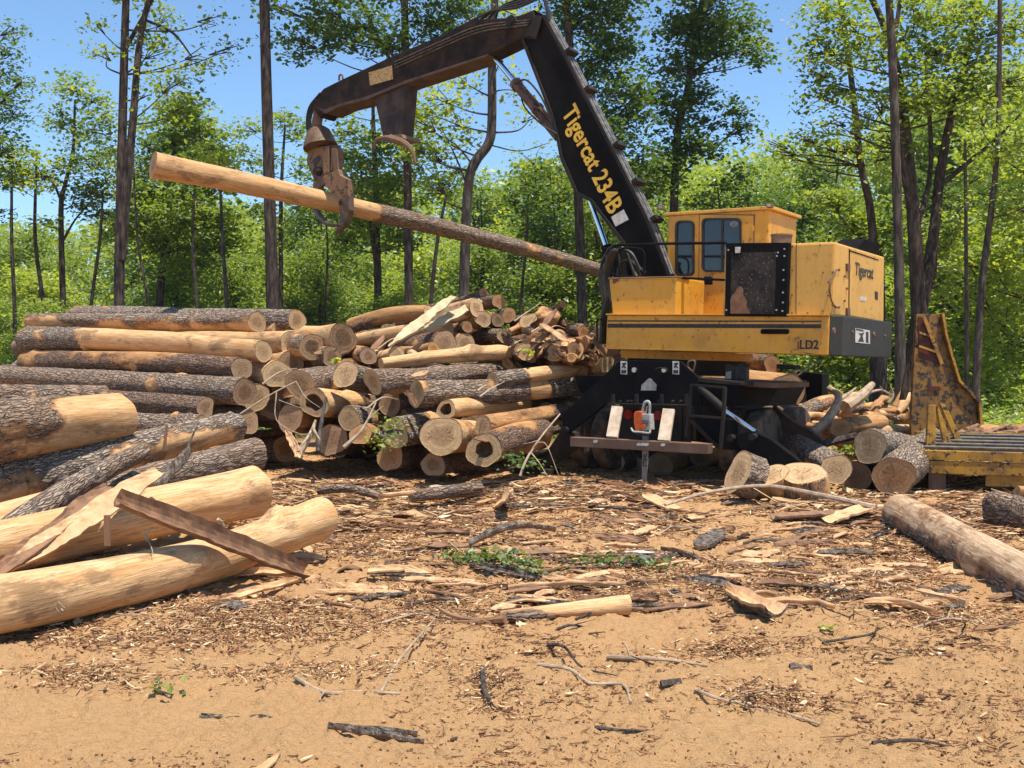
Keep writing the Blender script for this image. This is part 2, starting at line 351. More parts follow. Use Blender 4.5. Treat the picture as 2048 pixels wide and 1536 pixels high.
M['clod'] = simple('clay_clod', (.40, .23, .11), (.30, .17, .085), 30, .95)
M['barkin'] = simple('inner_bark', (.27, .145, .075), (.15, .08, .045), 7, .7, .5, .008, .3, 0, (1, 1, .15))
M['splint'] = simple('split_wood', (.60, .38, .20), (.44, .25, .12), 8, .7, .6, .01, .3, 0, (1, 1, .08))
M['slabpale'] = simple('pale_slab', (.52, .43, .26), (.38, .29, .16), 6, .75, .4, .01, .3, 0, (1, 1, .1))
M['barkout'] = simple('outer_bark', (.07, .048, .035), (.32, .265, .215), 22, .95, 1, .03, .1, 0, (1, 1, .3))
# ================================================================== the loader
P0 = Vector(((1645-1024)/FOC*12.5, 12.5, 0)); MU = Vector((-.8, .6, .037)).normalized(); MV = Vector((.6, .8, 0)); MZ = MU.cross(MV)*-1
if MZ.z < 0: MZ = -MZ
def A(a, b, h): return P0+MU*a+MV*b+MZ*h
def MP(px, py, b):
    d = ray(px, py); return CP+d*((P0+MV*b-CP).dot(MV)/d.dot(MV))
def SP(px, py, a):
    d = ray(px, py); return CP+d*((P0+MU*a-CP).dot(MU)/d.dot(MU))
def AH(px, py, b):
    p = MP(px, py, b)-P0; return p.dot(MU), p.dot(MZ)
def boxab(mb, a0, a1, b0, b1, h0, h1):
    return mb.prism([A(a0, b0, h0), A(a1, b0, h0), A(a1, b0, h1), A(a0, b0, h1)], MV*(b1-b0))
def pp(pts, b, th, mb=None):
    mb = mb or MB(); return mb.prism([MP(x, y, b) for x, y in pts], MV*th)
def plan(mb, ab, h0, h1): return mb.prism([A(a, b, h0) for a, b in ab], MZ*(h1-h0))
def rrect(x0, y0, x1, y1, r, n=5):
    o = []
    for cx, cy, s in ((x1-r, y0+r, -90), (x1-r, y1-r, 0), (x0+r, y1-r, 90), (x0+r, y0+r, 180)):
        for k in range(n+1):
            t = R(s+90*k/n); o.append((cx+r*math.cos(t), cy+r*math.sin(t)))
    return o
def lettering(txt, name, mat, parent, org, xd, yd, size, off=0.0, ext=.002, sx=1.0, shear=0):
    cu = bpy.data.curves.new(name, 'FONT'); cu.body = txt; cu.size = size; cu.offset = off*size; cu.extrude = ext; cu.resolution_u = 3; cu.shear = shear
    o = bpy.data.objects.new('lettering_curve', cu); col.objects.link(o); bpy.context.view_layer.update()
    me = bpy.data.meshes.new_from_object(o.evaluated_get(bpy.context.evaluated_depsgraph_get()))
    bpy.data.objects.remove(o); xd = xd.normalized(); yd = (yd-xd*yd.dot(xd)).normalized(); zd = xd.cross(yd)
    m = Matrix((xd*sx, yd, zd)).transposed().to_4x4(); m.translation = Vector(org)-wloc(parent); me.transform(m)
    me.materials.clear(); me.materials.append(mat); return link(name, me, parent)
L = thing('log_loader', 'yellow and black knuckleboom log loader on outriggers holding a long log in its grapple', 'log loader', A(1.6, 1.5, 0)*1.0)
L.location.z = 0
H0, H1 = 1.72, 2.205
aL, _ = AH(1213, 660, 0)
bE = (SP(1771, 515, -.03)-P0).dot(MV); bC = (SP(1785, 652, -.13)-P0).dot(MV); print('depths', bE, bC)
# deck
d = MB(); d.prism([A(0, 0, H0), A(aL, 0, H0), A(aL, .0, H0+.36), A(aL, .012, H1), A(0, .012, H1), A(0, 0, H0+.36)], MV*(bC-.3))
deck = d.build('upper_deck', M['yel'], L, .012)
def stripe(y0, y1):
    s = MB(); s.prism([MP(x, y, -.004) for x, y in ((1215, y0), (1642, y0+1), (1642, y1+1), (1215, y1))], MV*.012); s.build('stripe', M['letblk'], deck)
stripe(640.5, 643); stripe(647.5, 655.5)
rb = MB(); pp(rrect(1521, 658, 1577, 668, 4), -.025, .028, rb); rb.build('grab_slot', M['blk'], deck, .004)
for ch_, x_ in (('L', 1598), ('D', 1609.5), ('2', 1626)): lettering(ch_, 'lettering', M['letblk'], deck, MP(x_, 697.5, -.004), -MU, MZ, .155, .03, .002, .92)
t = MB(); pp([(1595, 682), (1597, 682), (1597, 699), (1595, 699)], -.004, .004, t); pp([(1623, 682), (1624.5, 682), (1624.5, 700), (1623, 700)], -.004, .004, t)
pp([(1603, 703), (1616, 706), (1628, 707), (1615, 707.5)], -.004, .004, t); t.build('mark', M['letblk'], deck)
t = MB()
for (x, y) in ((1230, 637), (1310, 636), (1400, 637), (1500, 637), (1586, 637), (1635, 660), (1225, 692), (1440, 660)):
    t.disc(MP(x, y, -.005), MV, .012, .012, 8)
t.build('bolt', M['yel'], deck)
e = MB(); boxab(e, -.0, aL, -.035, .5, H1+.002, H1+.02); e.build('deck_edge', M['yel'], L, .004)
# counterweight
c = MB(); plan(c, [(-.004, .03), (-.13, .13), (-.13, bC), (-.004, bC)], H0-.01, H1+.01); cw = c.build('counterweight', M['cw'], L, .015)
def onside(pts, a, th, mb): return mb.prism([SP(x, y, a) for x, y in pts], MU*th)
t = MB(); onside([(1711, 656), (1740, 661), (1740, 688), (1711, 685)], -.134, .004, t); wl = t.build('warning_label', M['white'], cw)
t = MB(); onside([(1717, 666), (1722, 672), (1716, 683), (1728, 684), (1725, 672), (1729, 664), (1722, 667)], -.136, .003, t); onside([(1732, 663), (1737, 664), (1737, 686), (1732, 685)], -.136, .003, t)
onside([(1712, 657), (1727, 660), (1727, 663), (1712, 660)], -.136, .003, t); t.build('pictogram', M['letblk'], wl)
t = MB(); t.disc(SP(1668, 661, -.135), MU, .035, .02, 12); t.disc(SP(1705, 664, -.135), MU, .02, .02, 12); t.disc(SP(1748, 668, -.135), MU, .03, .02, 12); t.disc(SP(1770, 672, -.135), MU, .02, .02, 12)
t.build('bolt', M['rust'], cw)
# engine housing
aE, hE = AH(1450, 485, .05); hE = AH(1650, 484, .05)[1]
t = MB(); plan(t, [(-.02, .05), (aE, .05), (aE, bE*.75), (.5, bE), (-.02, bE)], H1+.004, hE); eng = t.build('engine_housing', M['yelf'], L, .03)
t = MB(); onside([(1700.5, 496), (1768, 516), (1767, 643), (1699, 631)], -.03, .012, t); dr = t.build('engine_door', M['yelf'], eng, .006)
t = MB(); onside([(1700, 500), (1757, 519), (1757, 521), (1700, 502.5)], -.034, .006, t); onside([(1698.5, 498), (1700, 498), (1699, 631), (1697.5, 631)], -.026, .01, t); t.build('seam', M['blk'], dr)
px0 = SP(1710, 549, -.034); px1 = SP(1749, 554, -.034)
let = lettering('Tigercat', 'lettering', M['letblk'], dr, px0, MV, MZ, .235, .012, .002, .98)
t = MB()
for y in (535, 624): onside([(1695, y-8), (1701, y-7), (1701, y+8), (1695, y+7)], -.045, .03, t)
t.build('hinge', M['rust'], dr)
t = MB(); onside([(1722, 592), (1733, 594), (1732, 602), (1721, 601)], -.034, .003, t); t.build('small_label', M['white'], dr)
t = MB(); onside([(1750, 582), (1756, 584), (1756, 600), (1750, 598)], -.034, .003, t); t.build('small_label', M['cw'], dr)
# bolt ring arc and bolts on the housing side
t = MB(); ring = []
for k in range(13):
    a = R(95+170*k/12); ring.append(SP(1676+17*math.cos(a), 577-38*math.sin(a), -.03))
t.tube(ring, .012, 6); t.build('arc_trim', M['gun'], eng)
t = MB()
for k in range(9):
    a = R(360*k/9); t.disc(SP(1675+19*math.cos(a), 577-38*math.sin(a), -.03), MU, .016, .02, 8)
t.build('bolt', M['rust'], eng)
t = MB()
for x_ in (1592,): pp([(x_, 488), (x_+1.2, 488), (x_+.6, 630), (x_-.6, 630)], .045, .01, t)
t.build('seam', M['rust'], eng)
t = MB()
for (x_, y_) in ((1585, 492), (1585, 540), (1584, 590), (1584, 626), (1640, 490), (1646, 545), (1645, 622), (1615, 626)): t.disc(MP(x_, y_, .045), MV, .010, .014, 8)
t.build('bolt', M['rust'], eng)
# grille
fr = MB(); pp([(1452, 486), (1578, 485), (1573, 633), (1449, 632)], -.04, .085, fr); gr = fr.build('radiator_frame', M['blk'], L, .008)
t = MB(); pp([(1463, 505), (1552, 504), (1548, 628), (1460, 627)], -.046, .01, t); sc_ = t.build('radiator_screen', M['screen'], gr)
rp = [(1461, 627), (1460.5, 600), (1464, 590), (1470, 585), (1476, 573), (1483, 573), (1487, 580), (1486, 588), (1491, 596), (1494, 604), (1492, 612), (1498, 620), (1500, 627)]
t = MB(); pp(rp, -.048, .004, t); t.build('rust_patch', simple('rust_patch', (.26, .13, .07), (.17, .085, .045), 9, .8), gr)
t = MB()
for (x, y) in [(1569, 498), (1569, 512), (1567, 540), (1567, 560), (1566, 585), (1566, 605), (1565, 622), (1556, 505), (1554, 512), (1553, 620), (1457, 500), (1453, 620)]:
    t.disc(MP(x, y, -.045), MV, .011, .02, 8)
t.build('bolt', M['steel'], gr)
t = MB(); pp([(1466, 491), (1484, 491), (1483, 510), (1466, 510)], -.05, .03, t); lb = t.build('lamp_housing', M['blk'], gr, .004)
t = MB(); pp([(1470, 494), (1481, 494), (1480, 506), (1470, 506)], -.056, .01, t); t.build('lamp_lens', M['white'], lb, .003)
# stack and intake on the roof
p = A(AH(1563, 480, .5)[0], .5, hE)
t = MB(); t.tube([p-MZ*.02, p+MZ*.16], .135, 28); t.tube([p+MZ*.155, p+MZ*.175], .145, 28); t.build('exhaust_stack', simple('stack_steel', (.12, .085, .06), (.2, .14, .09), 8, .6), L, 0, True)
t = MB(); ah = hE; t.prism([A(.35, bE-1.15, ah), A(.35, bE-.8, ah+.17), A(.35, bE-.15, ah+.17), A(.35, bE-.15, ah)], MU*-.34); t.build('air_intake', M['blk'], L, .01)
t = MB(); boxab(t, 1.0, 1.25, .15, .4, hE, hE+.03); t.build('housing_cap', M['yelf'], L, .006)
# cab
aC0, hC = AH(1539, 412, 1.2); aC1 = AH(1337, 412, 1.2)[0]; hC -= .02
t = MB(); boxab(t, aC0, aC1, 1.2, 2.25, H1+.004, hC-.03); cab = t.build('cab', M['yel'], L, .02)
t = MB(); boxab(t, aC0-.05, aC1+.09, 1.175, 2.31, hC-.028, hC+.02); cr = t.build('cab_roof', M['yelf'], L, .01)
t = MB(); pp([(1399, 429), (1508, 431), (1506, 640), (1396, 640)], 1.19, .02, t); door = t.build('cab_door', M['yel'], cab, .004)
t = MB(); pp([(1398, 427.5), (1509, 429), (1509, 431), (1398, 429.5)], 1.187, .01, t); pp([(1507, 430), (1509, 430), (1508, 500), (1506, 500)], 1.187, .01, t); pp([(1398, 428), (1399.2, 428), (1397, 640), (1395.8, 640)], 1.187, .01, t); t.build('door_seal', M['rust'], cab)
def window(x0, y0, x1, y1, parent, b, mull=None):
    o = rrect(x0, y0, x1, y1, 10); i = rrect(x0+4, y0+4, x1-4, y1-4, 8)
    t = MB(); bm = t.bm
    F0 = [bm.verts.new(MP(x, y, b-.025)) for x, y in o]; F1 = [bm.verts.new(MP(x, y, b-.025)) for x, y in i]
    B0 = [bm.verts.new(MP(x, y, b-.025)+MV*.024) for x, y in o]; B1 = [bm.verts.new(MP(x, y, b-.025)+MV*.024) for x, y in i]; n = len(o)
    for k in range(n):
        j = (k+1) % n; bm.faces.new((F0[k], F0[j], F1[j], F1[k])); bm.faces.new((F0[k], B0[k], B0[j], F0[j])); bm.faces.new((F1[k], F1[j], B1[j], B1[k]))
    w = t.build('window', M['hose'], parent)
    if mull:
        t = MB(); pp([(mull-2, y0+3), (mull+2, y0+3), (mull+1.5, y1-3), (mull-2.5, y1-3)], b-.022, .02, t); t.build('mullion', M['hose'], parent)
    return w
window(1350, 441, 1388, 552, cab, 1.2); window(1403, 436, 1482, 544, cab, 1.19, 1444)
# the panes: near-black glass over the solid cab wall, standing in for a dark interior
t = MB(); pp(rrect(1353, 444, 1385, 549, 8), 1.196, .003, t); t.build('window_pane', M['glass'], cab)
t = MB(); pp(rrect(1406, 439, 1479, 541, 8), 1.183, .003, t); t.build('window_pane', M['glass'], cab)
t = MB(); ell = []
for k in range(17):
    a = 2*math.pi*k/16; ell.append(MP(1468+7*math.cos(a), 448+4.5*math.sin(a), 1.178))
t.tube(ell, .004, 5, False); t.tube([MP(1463, 449, 1.178), MP(1467, 446, 1.178), MP(1469, 449, 1.178), MP(1473, 447, 1.178)], .004, 5); t.build('window_sticker', M['white'], cab)
t = MB(); pp([(1408, 553), (1424, 554), (1424, 569), (1408, 569)], 1.17, .02, t); t.build('door_handle', M['blk'], cab, .004)
t = MB(); pp([(1503, 452), (1508, 452), (1507, 462), (1503, 462)], 1.17, .02, t); t.build('hinge', M['yel'], cab, .003)
for (x, y, bb) in ((1319, 414, 1.15), (1537, 410, 1.15)):
    t = MB(); pp([(x-6, y-4), (x+6, y-4), (x+6, y+4), (x-6, y+4)], bb-.06, .09, t); w = t.build('work_light', M['rust'], cr, .006)
    t = MB(); pp([(x-4, y-2), (x+4, y-2), (x+4, y+3), (x-4, y+3)], bb-.068, .01, t); t.build('light_lens', M['lgrey'], w, .002)
# tool box
a0, h0 = AH(1378, 560, .3); a1, _ = AH(1224, 560, .08); hb = AH(1300, 557, .08)[1]
am = AH(1353, 560, .08)[0]
t = MB(); t.loft([A(am, .08, H1+.004), A(a1-.03, .08, H1+.004), A(a1-.03, .75, H1+.004), A(am-.1, .75, H1+.004), A(am-.1, .3, H1+.004)],
               [A(am, .08, hb), A(a1+.05, .08, hb), A(a1+.05, .75, hb), A(am-.1, .75, hb), A(am-.1, .3, hb)]); tb = t.build('tool_box', M['yel'], L, .02)
t = MB(); t.tube([A(am-.1, .28, hb+.01), A(am, .07, hb+.01), A(a1+.05, .07, hb+.01)], .014, 8); pp([(1224, 552), (1240, 560), (1226, 568)], .066, .004, t); t.build('box_rim', M['rust'], tb)
# handrails
t = MB(); t.tube([MP(1224, 497, .3), MP(1229, 491, .3), MP(1240, 490, .3), MP(1345, 487, .2), MP(1452, 485.5, .05)], .02, 8)
t.tube([MP(1230, 553, .3), MP(1345, 555, .2), MP(1449, 560, .05)], .016, 8)
t.tube(spline([MP(1244, 556, .5), MP(1236, 520, .5), MP(1238, 500, .5), MP(1262, 496, .5), MP(1288, 505, .5), MP(1287, 550, .5)], 5), .016, 8); t.build('handrail', M['blk'], L, 0, True)
# ---------------------------------------------------------------- boom
BB = 1.0; BT = .34
def outline(pts, b, th, name, mat, parent, bev=.02):
    t = MB(); pp(pts, b, th, t); return t.build(name, mat, parent, bev)
boom = outline([(1066, 18), (1086, 31), (1122, 98), (1217, 285), (1291, 434), (1338, 553), (1279, 553), (1246, 484), (1181, 399), (1152, 385), (1120, 312), (1114, 280), (1100, 224), (1042, 74)], BB, BT, 'main_boom', M['blk'], L)
t = MB()
for k, (o, r) in enumerate(((3, .020), (8, .018), (13, .018), (17, .014))):
    t.tube([MP(1083+o, 30, BB+.04+k*.07), MP(1121+o, 98, BB+.04+k*.07), MP(1217+o, 285, BB+.04+k*.07), MP(1291+o, 434, BB+.04+k*.07), MP(1334+o, 548, BB+.04+k*.07)], r, 6)
t.build('hydraulic_line', simple('steel_line', (.10, .09, .085), (.26, .24, .22), 10, .4), boom)
for (x, y) in ((1125, 100), (1163, 176), (1221, 288), (1259, 361), (1296, 436)):
    t = MB(); q = MP(x+9, y, BB)+MV*.14; dd = (MP(1291, 434, BB)-MP(1122, 98, BB)).normalized(); t.bar(q-dd*.035, q+dd*.035, .26, .10, MV.cross(dd)); t.build('line_clamp', M['blkd'], boom, .006)
s0, s1 = MP(1143, 216, BB-.004), MP(1238, 418, BB-.004); dx = (s1-s0).normalized(); dy = dx.cross(MV)
if dy.dot(MU) > 0: dy = -dy
o_ = MP(1124, 226, BB-.005)
let = lettering('Tigercat 234B', 'lettering', M['letyel'], boom, o_, dx, dy, .40, .022, .002, .92)
bb_ = [v.co for v in let.data.vertices]; ln = max(c.dot(dx) for c in bb_)-min(c.dot(dx) for c in bb_); want = (MP(1230, 425, BB)-MP(1131, 222, BB)).length
print('lettering', ln, want)
q0 = Vector(o_)-wloc(boom); kx = want/ln
for v in let.data.vertices:
    v.co = v.co+dx*((v.co-q0).dot(dx)*(kx-1))
outline([(1222, 434), (1247, 419), (1257, 439), (1231, 453)], BB-.006, .006, 'white_plate', M['white'], boom, 0)
SB = BB-.03
for nm, pts_ in (('boom_flange', [(1044, 76), (1102, 226), (1116, 280), (1122, 313), (1153, 386), (1181, 400), (1247, 486), (1280, 552)]), ('boom_flange', [(1087, 31), (1123, 98), (1218, 285), (1292, 434), (1339, 552)])):
    t = MB()
    for a_, b_ in zip(pts_, pts_[1:]): p_, q_ = MP(*a_, BB-.02), MP(*b_, BB-.02); t.bar(p_, q_, .05, .02, MV)
    t.build(nm, M['blkd'], boom)
t = MB()
for k, pts_ in enumerate(([(1226, 548), (1222, 520), (1232, 500), (1262, 506), (1280, 540)], [(1216, 540), (1214, 505), (1230, 492), (1250, 500), (1262, 530), (1270, 552)], [(1234, 556), (1240, 530), (1256, 520), (1272, 530), (1290, 545)], [(1205, 600), (1200, 560), (1206, 520), (1222, 498), (1236, 510), (1240, 548)])):
    t.tube(spline([MP(x_, y_, .55+k*.08) for x_, y_ in pts_], 6), .024, 7)
t.build('hose', M['hose'], L, 0, True)
t = MB()
for k in range(3): t.tube(spline([MP(1060-k*2, 40+k*5, SB-.03-k*.02), MP(960, 52+k*6, SB-.03), MP(880, 84+k*6, SB-.03), MP(790, 124+k*6, SB-.03)], 6), .014, 6)
t.build('steel_line', simple('oily_line', (.03, .025, .022), (.10, .075, .06), 12, .4), L, 0, True)
t = MB(); t.tube(spline([MP(1030, 168, SB+.02), MP(1052, 160, SB-.02), MP(1080, 190, SB-.02), MP(1100, 232, SB), MP(1112, 262, SB+.05)], 6), .016, 6); t.tube(spline([MP(1040, 182, SB+.3), MP(1050, 215, SB+.1), MP(1085, 250, SB), MP(1114, 268, SB)], 6), .014, 6); t.build('hose', M['hose'], L, 0, True)
# stick
SB = BB-.03; ST = .38
stick = outline([(1066, 20), (1040, 30), (1019, 35), (943, 38), (885, 69), (784, 112), (683, 159), (647, 177), (631, 196), (625, 217), (640, 236), (650, 224), (679, 210), (733, 196), (813, 163), (975, 110), (1044, 76), (1070, 78), (1074, 50)], SB, ST, 'stick_boom', simple('stick_steel', (.013, .010, .009), (.045, .028, .019), 3, .7, .3, .01, .1), L, .02)
t = MB(); t.prism([MP(x, y, SB-.03) for x, y in ((633, 214), (650, 227), (679, 213), (733, 199), (813, 166), (975, 112), (975, 108), (813, 160), (733, 193), (679, 207), (650, 219))], MV*.44); t.build('bottom_flange', simple('flange_steel', (.055, .03, .02), (.10, .058, .038), 4, .6), stick)
outline([(737, 145), (783, 131), (786, 158), (740, 171)], SB-.006, .006, 'worn_plate', simple('worn_plate', (.50, .33, .13), (.18, .12, .06), 26, .6), stick, 0)
t = MB(); t.disc(MP(1024, 44, SB-.02), MV, .10, .10, 20); t.disc(MP(1024, 44, SB-.04), MV, .05, .12, 16); t.build('pivot_pin', M['blkd'], stick, 0, True)
t = MB(); t.tube(spline([MP(678, 161, SB+.15), MP(679, 151, SB+.15), MP(684, 150, SB+.15), MP(686, 158, SB+.15)], 4), .02, 6); t.build('lifting_eye', M['rust'], stick)
outline([(1044, 76), (1072, 30), (1084, 32), (1072, 77), (1058, 72)], SB-.05, .02, 'boom_ear', M['blkd'], boom, .004)
heel = outline([(741, 194), (813, 161), (809, 205), (803, 272), (766, 276), (757, 235), (750, 205)], SB+.03, .32, 'heel', simple('heel_steel', (.022, .014, .011), (.07, .042, .03), 4, .6), L, .02)
outline([(766, 272), (803, 268), (806, 276), (764, 281)], SB-.06, .5, 'heel_plate', M['rust'], heel, .01)
t = MB()
for bo in (SB-.08, SB+.36):
    t.tube(spline([MP(788, 276, bo), MP(766, 276, bo), MP(752, 282, bo), MP(748, 299, bo)], 5), [.06-.04*k/15 for k in range(16)], 6)
    t.tube(spline([MP(782, 276, bo), MP(806, 284, bo), MP(823, 300, bo), MP(832, 328, bo)], 5), [.075-.055*k/15 for k in range(16)], 6)
t.build('heel_claw', M['rust'], heel, 0, True)
t = MB(); t.tube([MP(983, 108, SB+.17), MP(1035, 170, SB+.17)], .05, 14); rod = t.build('stick_cylinder_rod', M['chrome'], L, 0, True)
t = MB(); t.tube([MP(1030, 165, SB+.17), MP(1034, 170, SB+.17), MP(1034.5, 170, SB+.17), MP(1118, 274, SB+.17)], [.105, .105, .088, .088], 18)
t.tube([MP(1042, 168, SB+.05), MP(1075, 205, SB+.05), MP(1108, 245, SB+.05)], .02, 6); t.tube([MP(1068, 214, SB+.05), MP(1080, 216, SB-.02), MP(1112, 252, SB+.05)], .022, 6)
t.disc(MP(1075, 218, SB+.17), MP(1118, 274, SB+.17)-MP(1030, 165, SB+.17), .11, .05, 16)
t.build('stick_cylinder_barrel', simple('barrel_steel', (.05, .03, .024), (.17, .10, .07), 5, .5), L, 0, True)
t = MB(); t.tube([MP(1180, 400, BB+.17), MP(1214, 498, BB+.17)], .045, 14); t.build('boom_cylinder_rod', M['chrome'], L, 0, True)
t = MB(); t.tube([MP(1212, 492, BB+.17), MP(1224, 530, BB+.17), MP(1240, 570, BB+.17)], .085, 16); t.build('boom_cylinder_barrel', M['blk'], L, 0, True)
outline([(1203, 495), (1242, 490), (1246, 553), (1228, 560), (1213, 557)], .85, .4, 'cylinder_bracket', M['blk'], L, .02)
t = MB()
for k in range(4):
    o = k*5; b = SB+.02+k*.1
    t.tube(spline([MP(945+o*3, 40, b), MP(985+o, 22-o*.4, b), MP(1030, 16-k*5, b), MP(1062, 4-k*4, b), MP(1084, -6-k*3, b), MP(1092+k, 14, b), MP(1096+k*3, 40, b)], 6), .022, 6)
t.build('hose', M['hose'], boom, 0, True)
t = MB()
for k in range(5):
    b = .15+k*.09; o = k*2.5
    t.tube(spline([MP(1226+o, 500, b), MP(1215+o, 520, b), MP(1206+o, 556, b), MP(1210+o, 600, b), MP(1205+o, 640, b), MP(1203+o, 688, b)], 6), .032, 7)
t.tube(spline([MP(1213, 575, .3), MP(1222, 601, .3), MP(1231, 598, .3)], 4), .02, 6)
t.build('hose_bundle', M['hose'], L, 0, True)
t = MB(); t.tube([MP(1202, 688, .1), MP(1194, 680, .1), MP(1194, 640, .1), MP(1198, 637, .1), MP(1203, 640, .1)], .013, 6); t.build('step_loop', M['blk'], L)
# grapple
GB = BB+.0
def GPx(pts, db, th, name, mat, parent, bev=.012): return outline(pts, GB+db, th, name, mat, parent, bev)
grap = thing('grapple', None, None, (0, 0, 0)); grap.parent = L; grap.location = Vector(MP(648, 300, GB))-wloc(L)
for k in ('label', 'category'):
    if k in grap: del grap[k]
t = MB(); t.tube(spline([MP(638, 212, GB+.12), MP(637, 228, GB+.12), MP(634, 247, GB+.12), MP(636, 268, GB+.12)], 4), .10, 10); t.build('grapple_link', M['rust'], grap, 0, True)
t = MB(); t.tube([MP(636, 256, GB+.12), MP(637, 262, GB+.12), MP(640, 288, GB+.12), MP(641, 294, GB+.12)], [.14, .22, .32, .34], 20); t.build('rotator', simple('rotator_paint', (.15, .085, .04), (.06, .035, .025), 9, .6), grap, 0, True)
GPx([(617, 296), (672, 290), (680, 300), (678, 345), (660, 352), (644, 372), (628, 360), (617, 335), (613, 320)], .05, .10, 'grapple_frame', M['gun'], grap)
GPx([(620, 294), (676, 290), (678, 310), (674, 350), (640, 352), (622, 330)], .32, .08, 'grapple_frame', M['gun'], grap)
GPx([(624, 322), (637, 310), (641, 317), (629, 333)], .04, .012, 'opening_shade', M['letblk'], grap, 0)  # thin black plate painting the shade of a hole onto the solid frame
GPx([(647, 296), (657, 292), (656, 345), (650, 352), (645, 340)], -.03, .09, 'link_arm', M['gun'], grap)
GPx([(662, 296), (674, 297), (676, 344), (668, 350)], -.01, .08, 'link_arm', M['rust'], grap)
GPx([(654, 300), (664, 300), (666, 344), (657, 350)], .02, .03, 'gap_shade_plate', M['letblk'], grap, 0)  # black sheet standing in for the shade between the link arms
t = MB(); t.disc(MP(637, 343, GB+.02), MV, .085, .14, 18); t.disc(MP(637, 343, GB-.02), MV, .04, .14, 14); t.disc(MP(684, 406, GB-.02), MV, .045, .1, 14); t.build('pin', M['blkd'], grap, 0, True)
t = MB(); t.tube([MP(645, 300, GB+.22), MP(650, 345, GB+.22)], .07, 10); t.tube([MP(668, 300, GB+.05), MP(666, 342, GB+.05)], .05, 10); t.build('grapple_cylinder', M['rust'], grap, 0, True)
GPx([(646, 352), (676, 338), (680, 350), (695, 358), (697, 392), (690, 402), (676, 396), (662, 384), (650, 372)], -.06, .16, 'tong', M['gun'], grap)
GPx([(679, 396), (697, 392), (698, 420), (690, 446), (670, 468), (672, 458), (680, 436), (678, 410)], -.06, .14, 'tong_tip', simple('tong_steel', (.05, .035, .028), (.13, .085, .055), 8, .4), grap)
GPx([(627, 345), (644, 352), (640, 372), (636, 384), (644, 396), (634, 402), (624, 390), (626, 368)], .3, .12, 'tong', M['gun'], grap)
t = MB()
for (db, sh) in ((-.05, 0), (.12, -2), (.34, -4)):
    t.tube(spline([MP(636+sh, 392, GB+db+.38), MP(632+sh, 412, GB+db+.38), MP(641+sh, 432, GB+db+.22), MP(660+sh, 449, GB+db), MP(686+sh, 450, GB+db)], 5), [.062-.03*k/20 for k in range(21)], 8)
t.build('lower_tong', simple('tong_steel_dark', (.03, .022, .018), (.13, .075, .05), 8, .45), grap, 0, True)
t = MB()
for k in range(4):
    t.tube(spline([MP(640+k, 186, GB+.3*k/3-.05), MP(618+k*2, 215+k*4, GB+.3*k/3-.06), MP(613+k*3, 250, GB+.3*k/3-.06), MP(620+k*3, 275, GB+.3*k/3), MP(630, 290, GB+.3*k/3)], 5), .018, 6)
t.build('hose', M['hose'], grap, 0, True)
# ---------------------------------------------------------------- base
t = MB(); ac = (AH(1279, 712, 1.2)[0]+AH(1459, 712, 1.2)[0])/2; pc = A(ac, 1.3, 0)
t.tube([pc+MZ*1.60, pc+MZ*1.712], .98, 40); tt = t.build('turntable_ring', M['yel'], L, 0, True)
t = MB(); t.tube([pc+MZ*1.38, pc+MZ*1.60], .88, 40); t.build('slew_bearing', M['blkd'], L, 0, True)
aP0 = AH(1245, 800, -.05)[0]; aP1 = AH(1375, 800, -.05)[0]
t = MB(); boxab(t, aP1-.1, aP0+.1, 0.02, 4.6, .72, 1.3); t.build('chassis', M['blkd'], L, .02)
plate = outline([(1240, 720), (1360, 723), (1402, 760), (1402, 812), (1214, 806), (1168, 842), (1135, 868), (1123, 866), (1129, 826), (1167, 788), (1206, 753)], -.1, .07, 'rear_plate', M['blk'], L, .008)
outline([(1150, 751), (1207, 752), (1168, 790), (1160, 782), (1153, 768)], .3, .06, 'plate_wing', M['blk'], L, .006)
outline([(1214, 806), (1374, 809), (1374, 812), (1214, 809)], -.2, .1, 'ledge', M['blkd'], L, .004)
t = MB()
for x in (1224, 1271, 1321, 1371): pp([(x-2, 788), (x+2, 788), (x+2.5, 808), (x-3, 808)], -.16, .06, t)
for x in (1224, 1240, 1255, 1262, 1318, 1345, 1361): t.disc(MP(x, 803, -.12), MV, .022, .04, 8)
t.build('plate_rib', M['blkd'], plate, .003)
for x_ in (1269, 1329): t = MB(); t.disc(MP(x_, 740, -.11), MV, .035, .04, 16); t.build('pin', M['steel'], plate, 0, True)
t = MB(); t.tube(spline([MP(1311, 740, -.11), MP(1318, 736, -.13), MP(1332, 737, -.13), MP(1334, 744, -.12), MP(1318, 745, -.12)], 4), .012, 6); t.build('lifting_ring', M['blkd'], plate)
for x0 in (1241, 1345):
    t = MB(); pp([(x0, 722), (x0+13, 722.4), (x0+13, 749), (x0, 748)], -.104, .004, t); wl = t.build('warning_label', M['white'], plate)
    t = MB(); pp([(x0+3, 726), (x0+11, 725), (x0+11, 729), (x0+8, 731), (x0+12, 736), (x0+8, 737), (x0+7, 734), (x0+3, 737), (x0+2, 734), (x0+5, 731), (x0+3, 729)], -.107, .003, t)
    pp([(x0+1.5, 740), (x0+11.5, 740), (x0+11.5, 747), (x0+1.5, 747)], -.107, .003, t); t.build('pictogram', M['letblk'], wl)
t = MB(); pp([(1282, 781), (1283, 770), (1297, 757), (1301, 757), (1313, 769), (1312, 781)], -.107, .007, t); t.build('triangle_sign', simple('dusty_sign', (.36, .35, .32), (.26, .24, .21), 20, .7), plate)
